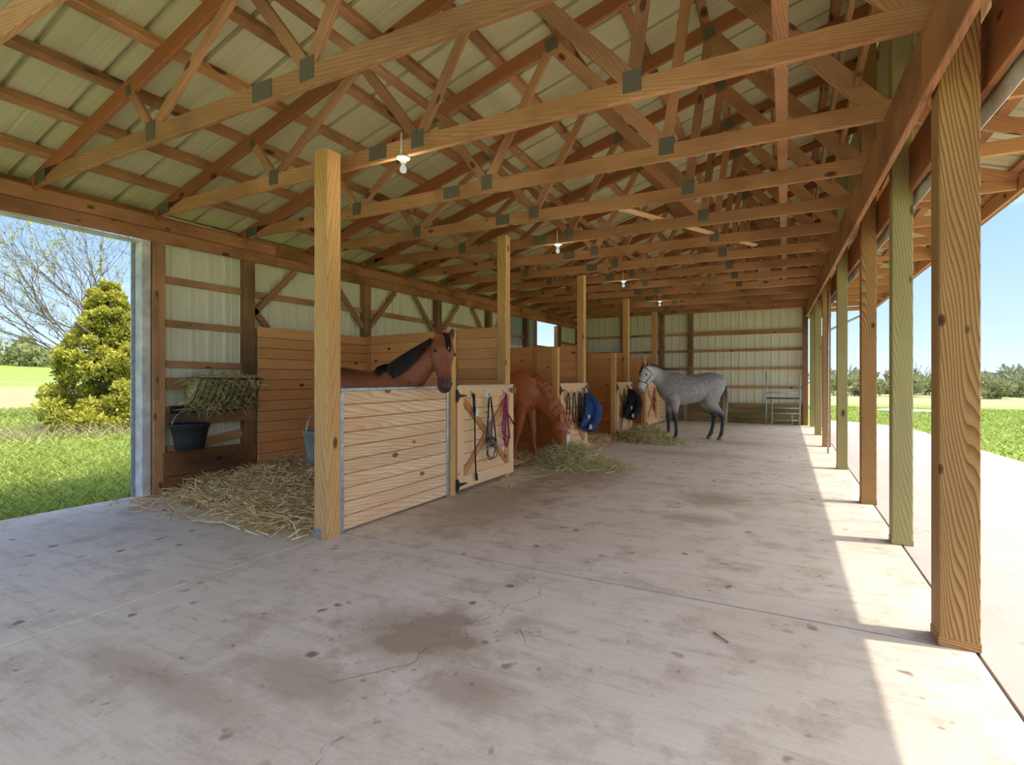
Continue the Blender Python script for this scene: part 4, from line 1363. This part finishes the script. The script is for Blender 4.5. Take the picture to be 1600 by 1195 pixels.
    set_tint(o.data, mt)
    mv, mf, mt = [], [], []
    for q in range(26):                   # forelock
        b = poll + fr * (.125 - .01 * random.random()) + sd * random.uniform(-.03, .03) - ax * .02
        pts = [b + ax * (t_ * .24 * random.uniform(.8, 1.1)) + fr * (.025 * math.sin(t_ * 3) + .01) + sd * random.uniform(-.012, .012) for t_ in (0, .3, .6, 1)]
        lock([onto(p_, .01) for p_ in pts], sd, .01)
    o = link('forelock', mesh_from('forelock', mv, mf, True), root, MX, coat.mane)
    set_tint(o.data, mt)
    # tail
    tv = []
    for q in range(120):
        a = random.uniform(0, 2 * math.pi); r_ = math.sqrt(random.random())
        ex = random.uniform(.75, 1)
        pts = []
        for j in range(7):
            t_ = j / 6
            rad = (.03 + .055 * math.sin(min(1, t_ * 1.3) * math.pi * .75)) * r_
            pts.append((-.735 + (1 - xs) * .78 - .055 * math.sin(min(1, t_ * 2.2) * math.pi / 2) + .03 * t_ + rad * math.cos(a), rad * math.sin(a), 1.36 - t_ * 1.02 * ex))
        tv.append(pts)
    V, F = tube_data(tv, [.008, .009, .009, .008, .007, .006, .003], 4)
    tm = mesh_from('tail', V, F, True)
    ta = np.array([v_[2] for v_ in V]); set_tint(tm, np.clip((1.2 - ta) / .8, 0, 1))
    link('tail', tm, root, MX, coat.tail)
    return root, MX, dict(poll=poll, ax=ax, sd=sd, fr=fr, HL=HL)


class Coat:
    def __init__(s, fn, mane, tail, dapple=False):
        s.fn, s.mane, s.tail, s.dapple = fn, mane, tail, dapple

    def __call__(s, *a):
        return s.fn(*a)


def mixc(c, mask, new):
    return c * (1 - mask[:, None]) + np.array(new)[None] * mask[:, None]


def sstep(a, b, x_):
    t_ = np.clip((x_ - a) / (b - a), 0, 1)
    return t_ * t_ * (3 - 2 * t_)


def bay_coat(co, t_, s, f, head):
    c = np.tile(np.array(lin(142, 78, 46)), (len(co), 1))
    c = mixc(c, sstep(1.35, 1.55, co[:, 2]) * (co[:, 0] < .45), lin(84, 40, 24))
    c = mixc(c, sstep(.62, .42, co[:, 2]), lin(30, 22, 20))
    muzz = head * sstep(.66, .95, t_)
    c = mixc(c, muzz * .85, lin(44, 30, 28))
    star = head * np.exp(-(((t_ - .24) / .05) ** 2 + (s / .02) ** 2)) * (f > .05)
    c = mixc(c, np.clip(star * 2.2, 0, 1), lin(232, 224, 214))
    ears = (t_ < -.02) & (np.abs(s) < .16) & (f > .02) & (np.abs(t_) < .3)
    return mixc(c, ears * .5, lin(40, 26, 22))


def chestnut_coat(co, t_, s, f, head):
    c = np.tile(np.array(lin(178, 104, 58)), (len(co), 1))
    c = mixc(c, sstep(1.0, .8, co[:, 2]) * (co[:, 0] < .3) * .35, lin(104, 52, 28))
    bl = head * (f > .03) * sstep(.045, .03, np.abs(s)) * sstep(.18, .3, t_)
    c = mixc(c, bl, lin(240, 232, 224))
    c = mixc(c, head * sstep(.86, .98, t_) * .6, lin(150, 118, 104))
    return mixc(c, sstep(.09, .05, co[:, 2]), lin(70, 52, 40))


def grey_coat(co, t_, s, f, head):
    c = np.tile(np.array(lin(142, 134, 130)), (len(co), 1))
    c = mixc(c, sstep(1.3, .8, co[:, 2]) * .35, lin(190, 184, 176))
    c = mixc(c, sstep(-.3, -.6, co[:, 0]) * sstep(1.2, 1.0, co[:, 2]) * .6, lin(116, 104, 100))
    c = mixc(c, sstep(.66, .78, co[:, 0]) * sstep(1.1, 1.3, co[:, 2]) * .7, lin(186, 182, 178))
    c = mixc(c, sstep(.75, .55, co[:, 2]), lin(52, 52, 56))
    c = mixc(c, head * .75, lin(216, 212, 206))
    c = mixc(c, head * sstep(.8, .98, t_) * .8, lin(84, 78, 78))
    ears = (t_ < -.03) & (np.abs(s) > .03) & (np.abs(s) < .16) & (f > .04) & (t_ > -.4)
    c = mixc(c, ears * .8, lin(60, 55, 55))
    return mixc(c, sstep(.09, .05, co[:, 2]), lin(120, 108, 98))


M['manebay'] = tinted('black_mane_hair', lin(14, 12, 14), lin(52, 44, 42), .5)
M['manechest'] = tinted('chestnut_mane_hair', lin(112, 60, 34), lin(206, 128, 80), .5)
M['manegrey'] = tinted('dark_grey_mane_hair', lin(46, 42, 44), lin(96, 90, 90), .55)
M['tailgrey'] = tinted('grey_tail_hair', lin(78, 72, 72), lin(206, 186, 146), .6)
M['tailbay'] = M['manebay']
M['tailchest'] = M['manechest']

# bay in the first stall, head over the half wall
bay, bmx, bi = make_horse('horse', 'bay horse with black mane and white star, head over the first half wall', (-4.52, 4.75), (1, 0),
    [(.42, 0, 1.20, .17, .30, YS), (.58, .02, 1.37, .14, .25, YS), (.74, .07, 1.53, .112, .20, (-.12, 1, 0)), (.88, .13, 1.68, .092, .155, (.15, 1, 0)), (.97, .18, 1.79, .084, .12, (.5, .85, 0))],
    ((1.0, .20, 1.84), (1.20, -.02, 1.27), (.88, -.42, .2)), (.43, .88, 0), Coat(bay_coat, M['manebay'], M['tailbay']), mane_side=-1, mane_len=.36, xs=.90)
# chestnut coming out of the second stall, head in the hay
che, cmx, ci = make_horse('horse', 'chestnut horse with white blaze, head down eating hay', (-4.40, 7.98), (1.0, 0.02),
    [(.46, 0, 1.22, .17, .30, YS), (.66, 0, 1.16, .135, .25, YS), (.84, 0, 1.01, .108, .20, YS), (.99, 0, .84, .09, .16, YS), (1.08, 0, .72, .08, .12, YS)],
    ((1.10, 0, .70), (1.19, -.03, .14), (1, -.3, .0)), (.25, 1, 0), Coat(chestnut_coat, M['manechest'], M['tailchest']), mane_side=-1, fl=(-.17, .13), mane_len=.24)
# grey standing on the open floor
gre, gmx, gi = make_horse('horse', 'dapple grey horse standing loose on the concrete, wearing a halter', (-1.91, 12.47), (-.85, -.527),
    [(.46, 0, 1.24, .17, .30, YS), (.64, 0, 1.36, .135, .24, YS), (.80, .0, 1.47, .108, .19, YS), (.94, .02, 1.57, .09, .15, (-.1, 1, 0)), (1.02, .03, 1.62, .08, .12, (-.15, 1, 0))],
    ((1.04, .03, 1.63), (1.23, .09, 1.09), (1, .3, .3)), (-.28, 1, 0), Coat(grey_coat, M['manegrey'], M['tailgrey'], True), mane_side=1, fl=(0.04, -.06), hl=(.10, -.04), mane_len=.09, mane_from=.42)


def worn_halter(root, mx, hi, mm):
    P = lambda t_, a, w_, h_, o=0: [mx @ (hi['poll'] + hi['ax'] * (t_ * hi['HL']) + hi['fr'] * o + hi['sd'] * (w_ * math.cos(2 * math.pi * i / 20)) + hi['fr'] * (h_ * math.sin(2 * math.pi * i / 20))) for i in range(20)]
    h = tubes('halter', [P(.60, 0, .093, .122, .0)], .009, mm, root, closed=True, origin=mx @ hi['poll'])
    pts = []
    for i in range(20):
        a = 2 * math.pi * i / 20
        off = .02 + .20 * (0.5 - 0.5 * math.sin(a)) * 1.2
        pts.append(mx @ (hi['poll'] + hi['ax'] * (off * hi['HL'] * 1.0) + hi['sd'] * (.134 * math.cos(a)) + hi['fr'] * (.172 * math.sin(a) - .02)))
    tubes('crown_strap', [pts], .008, mm, h, closed=True, origin=mx @ hi['poll'])
    ck = [[mx @ (hi['poll'] + hi['ax'] * (t_ * hi['HL']) + hi['sd'] * (s * ww) + hi['fr'] * ff) for t_, ww, ff in ((.22, .138, -.06), (.4, .122, -.03), (.6, .095, 0))] for s in (-1, 1)]
    tubes('cheek_strap', ck, .008, mm, h, origin=mx @ hi['poll'])


worn_halter(gre, gmx, gi, M['steelblue'])

# ------------------------------------------------------------------ outdoors
def tufts(n, xr, yr, L, W, mm, name, label, tlo=0., thi=1., dens=None):
    x_ = rng.uniform(*xr, n); y_ = rng.uniform(*yr, n)
    if dens is not None:
        kp = dens(x_, y_); x_, y_ = x_[kp], y_[kp]; n = len(x_)
    z_ = np.array([gz(a, b) for a, b in zip(x_, y_)]) - .01
    th = rng.uniform(0, 2 * np.pi, n)
    D = np.stack([np.cos(th) * .45, np.sin(th) * .45, np.ones(n)], 1); D /= np.linalg.norm(D, axis=1, keepdims=True)
    LL = rng.uniform(.4, 1, n) * L
    bend = np.stack([np.cos(th) * LL * .4, np.sin(th) * LL * .4, -LL * .2], 1)
    r_ = ribbons(np.stack([x_, y_, z_], 1), D, LL, rng.uniform(.6, 1.2, n) * W, bend, rng.uniform(tlo, thi, n))
    o = stuff(name, [r_], mm, label, 'grass')
    return o


tufts(52000, (-14, -7.06), (-1, 9), .17, .012, M['grass'], 'grass', 'bright green grass just outside the left doorway')
tufts(30000, (-30, -14), (-3, 17), .22, .03, M['grass'], 'grass', 'sunny grass around the cedar beyond the left doorway')
tufts(5000, (-17.5, -14.5), (3, 12), .6, .014, M['drygrass'], 'dry_grass', 'tall dry grass stems in front of the cedar', dens=lambda a, b: rng.uniform(size=len(a)) < .35)
apx = np.array([p[1] for p in ap[2:]]); apy = np.array([p[0] for p in ap[2:]])
tufts(60000, (1.0, 17), (8, 32), .13, .022, M['grass'], 'grass', 'mown green grass beyond the apron on the right', dens=lambda a, b: a > np.where(b < 20.4, np.interp(b, apx, apy), 0.9) + .03)


def leaf_cloud(n, pts, rad, size, tint_fn=None):
    """triangular leaf sprays around blob centres pts (k,3) with radii"""
    k = len(pts)
    pts = np.asarray(pts, float); rad = np.asarray(rad, float)
    idx = rng.integers(0, k, n)
    d = rng.normal(size=(n, 3)); d /= np.linalg.norm(d, axis=1, keepdims=True)
    rr = rng.uniform(.55, 1.05, n)[:, None]
    P = pts[idx] + d * rad[idx][:, None] * rr
    a = rng.normal(size=(n, 3)); a = a * .6 + d * .7 + np.array([0, 0, .35]); a /= np.linalg.norm(a, axis=1, keepdims=True)
    L = rng.uniform(.5, 1.2, n) * size
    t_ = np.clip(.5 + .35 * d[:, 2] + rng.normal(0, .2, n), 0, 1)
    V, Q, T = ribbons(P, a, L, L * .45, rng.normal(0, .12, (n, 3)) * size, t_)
    return V, Q, T


def plant(name, leaves, mm, stems, label, cat, base, group=None, stem_r=.02):
    t = thing(name, base, label, cat, group)
    V, Q, T = merge(leaves)
    b = np.array(base)
    o = link('foliage', np_mesh('foliage', V - b, Q, T), t, Matrix.Translation(Vector(base)), mm)
    o['kind'] = 'stuff'
    if stems:
        tubes('stem', stems, stem_r, M['bark'], t, 5)
    return t


# cedar beyond the doorway
cb = Vector((-17.6, 8.1, gz(-17.6, 8.1)))
bl, br = [], []
for q in range(190):
    v = random.random() ** 1.25
    rmax = 1.75 * (1 - v) ** .75 + .18
    rmax *= .8 + .35 * mnoise.noise(Vector((q * .37, v * 3, 0))) + .1
    a = random.uniform(0, 2 * math.pi)
    r_ = rmax * math.sqrt(random.uniform(.25, 1))
    bl.append((cb.x + r_ * math.cos(a), cb.y + r_ * math.sin(a), cb.z + .15 + v * 4.0)); br.append(.34 * (1 - .55 * v) * random.uniform(.7, 1.2))
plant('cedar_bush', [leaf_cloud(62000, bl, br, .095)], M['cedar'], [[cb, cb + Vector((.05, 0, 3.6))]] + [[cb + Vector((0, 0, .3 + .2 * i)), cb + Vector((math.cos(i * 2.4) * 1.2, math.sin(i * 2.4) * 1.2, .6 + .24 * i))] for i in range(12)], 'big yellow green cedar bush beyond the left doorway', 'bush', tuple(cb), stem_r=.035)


def bare_tree(base, h, lean, label, seed, spread=.55, leaf=.0, levels=6, bias=(0, 0, 0)):
    rs = random.Random(seed)
    segs, tips = [], []

    def grow(p, d, L, r_, lv):
        q = p
        pts = [p.copy()]
        for i in range(3):
            d = (d + Vector((rs.uniform(-.18, .18), rs.uniform(-.18, .18), rs.uniform(-.08, .16))) + Vector(bias) * .06).normalized()
            q = q + d * L / 3
            pts.append(q.copy())
        segs.append((pts, [r_, r_ * .9, r_ * .8, r_ * .7]))
        if lv >= levels - 3:
            tips.extend(pts[1:])
        if lv < levels:
            for k_ in range(3 if lv < 4 else 2):
                nd = (d + Vector((rs.uniform(-1, 1), rs.uniform(-1, 1), rs.uniform(-.5, .9))) * spread + Vector(bias) * .12).normalized()
                grow(pts[rs.choice((2, 3))] if k_ else q, nd, L * rs.uniform(.62, .85), r_ * .62, lv + 1)
    b0 = Vector(base); b1 = b0 + Vector(lean).normalized() * .9
    segs.append(([b0, b0.lerp(b1, .5), b1], [.12, .105, .10]))
    for k_ in range(7):
        f_ = k_ / 6
        grow(b1 - Vector((0, 0, .3 * random.random())), Vector((-.885 * (1 - 1.25 * f_), -.465 * (1 - 1.25 * f_) + rs.uniform(-.3, .3), .28 + .8 * f_)), h * rs.uniform(.30, .36), .05, 1)
    t = thing('bare_tree', base, label, 'tree')
    V, F = [], []
    for pts, rr in segs:
        v, f = tube_data([pts], rr, 4)
        o_ = len(V); V += v; F += [tuple(i + o_ for i in q) for q in f]
    b = Vector(base)
    link('branches', mesh_from('branches', [v - b for v in V], F, True), t, Matrix.Translation(b), M['bark'])
    if leaf:
        tp = np.array([list(p) for p in tips])
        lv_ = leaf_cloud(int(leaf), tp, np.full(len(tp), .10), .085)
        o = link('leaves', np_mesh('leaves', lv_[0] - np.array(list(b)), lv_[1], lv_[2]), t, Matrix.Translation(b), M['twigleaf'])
        o['kind'] = 'stuff'


bare_tree((-20.9, 10.6, gz(-20.9, 10.6)), 7.4, (-.1, -.1, 1), 'half bare tree with young leaves behind the cedar bush', 5, .6, 5200, 6, (-.3, -.15, .15))

# far hedge on the left
for q, (x_, y_, h_, mm, lab) in enumerate(((-78, 5, 4.6, 'hazefoliage', 'dark green tree clump on the far hill, left of the cedar'), (-82, 24, 3.6, 'shrub', 'pale tree clump on the far hill at the frame edge'), (-76, 42, 3.4, 'shrub', 'brownish tree clump on the far hill behind the cedar'), (-84, -14, 4.2, 'shrub', 'pale far tree clump outermost on the left hill'), (-74, 61, 3.6, 'hazefoliage', 'dark far trees glimpsed behind the cedar'))):
    pts, rd = [], []
    for i in range(26):
        pts.append((x_ + random.uniform(-4, 4), y_ + random.uniform(-6, 6), gz(x_, y_) + random.uniform(.2, h_ * .8))); rd.append(random.uniform(.8, 1.4))
    plant('tree_clump', [leaf_cloud(5000, pts, rd, .55)], M[mm], [[(x_ + dx, y_ + dx, gz(x_, y_) - .1), (x_ + dx, y_ + dx, gz(x_, y_) + h_ * .6)] for dx in (-3, 0, 3)], lab, 'trees', (x_, y_, gz(x_, y_)), stem_r=.12)

# shrubs along the right hand horizon
SHR = [(1320, 46), (1352, 44), (1385, 50), (1420, 42), (1450, 47), (1492, 40), (1530, 46), (1556, 38), (1585, 42), (1612, 40), (1290, 55), (1640, 45), (1700, 46)]
SLAB = ['between the third and fourth columns', 'just left of the third column', 'right of the third column', 'between the second and third columns', 'left of the second column', 'just right of the second column', 'behind the nearest column', 'right of the nearest column, yellow green', 'at the right frame edge', 'outermost on the right', 'seen past the fourth column', 'beyond the right frame edge', 'farthest out to the right']
for q, ((px_, d_), lab) in enumerate(zip(SHR, SLAB)):
    l_ = (px_ - 800) / 814 * d_
    x_ = l_ * math.cos(YAW) - d_ * math.sin(YAW); y_ = l_ * math.sin(YAW) + d_ * math.cos(YAW)
    h_ = random.uniform(1.2, 1.9) if q % 3 else 2.1
    pts, rd = [], []
    for i in range(18):
        pts.append((x_ + random.uniform(-.75, .75), y_ + random.uniform(-1, 1), gz(x_, y_) + random.uniform(.1, h_ * .75))); rd.append(random.uniform(.25, .6))
    st = [[(x_ + random.uniform(-.3, .3), y_, gz(x_, y_) - .05), (x_ + random.uniform(-1.2, 1.2), y_ + random.uniform(-.6, .6), gz(x_, y_) + h_ * random.uniform(.8, 1.35))] for i in range(8)]
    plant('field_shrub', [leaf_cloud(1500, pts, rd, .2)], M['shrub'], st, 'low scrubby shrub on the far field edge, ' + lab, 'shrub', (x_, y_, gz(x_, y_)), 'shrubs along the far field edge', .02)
# far tree line
pts, rd = [], []
for q in range(170):
    x_ = random.uniform(-5, 210); y_ = 150 - .28 * x_ + random.uniform(-8, 8)
    pts.append((x_, y_, random.uniform(.3, 2.0))); rd.append(random.uniform(1.2, 2.4))
V, Q, T = leaf_cloud(16000, pts, rd, 1.1)
o = stuff('treeline', [(V, Q, T)], M['hazefoliage'], 'low tree line along the right horizon', 'trees')
# far white shed roof
t = thing('far_shed', (62, 47, 0), 'tiny white metal shed far off at the right edge', 'shed')
bx('shed_wall', 60, 68, 44, 52, -.1, 1.3, M['barnwhite'], t)
for s in (-1, 1):
    board('shed_roof', (64, 48 + s * 4.3, 1.3), (64, 48, 2.3), 8.6, .1, M['barnwhite'], t)
# a dark stone and pale puddle patch on the right meadow, twig on the slab
tag(tubes('twig', [(-0.35, 3.05, .006), (-0.31, 3.0, .010), (-0.27, 2.97, .006)], .004, M['bark'], seg=5), 'small dark twig lying on the concrete', 'twig')

gp = [(3.6, 28.6), (4.6, 28.2), (5.8, 28.6), (6.2, 29.6), (5.2, 30.4), (4.0, 30.2)]
GPV = [(a, b, gz(a, b) + .05) for a, b in gp] + [(a, b, gz(a, b) - .05) for a, b in gp]
o = link('gravel_patch', mesh_from('gravel_patch', GPV, [tuple(range(6))] + [(i, (i + 1) % 6, 6 + (i + 1) % 6, 6 + i) for i in range(6)]), None, None, M['wrap'])
tag(o, 'pale gravel patch in the right meadow between the second and nearest columns', 'gravel')
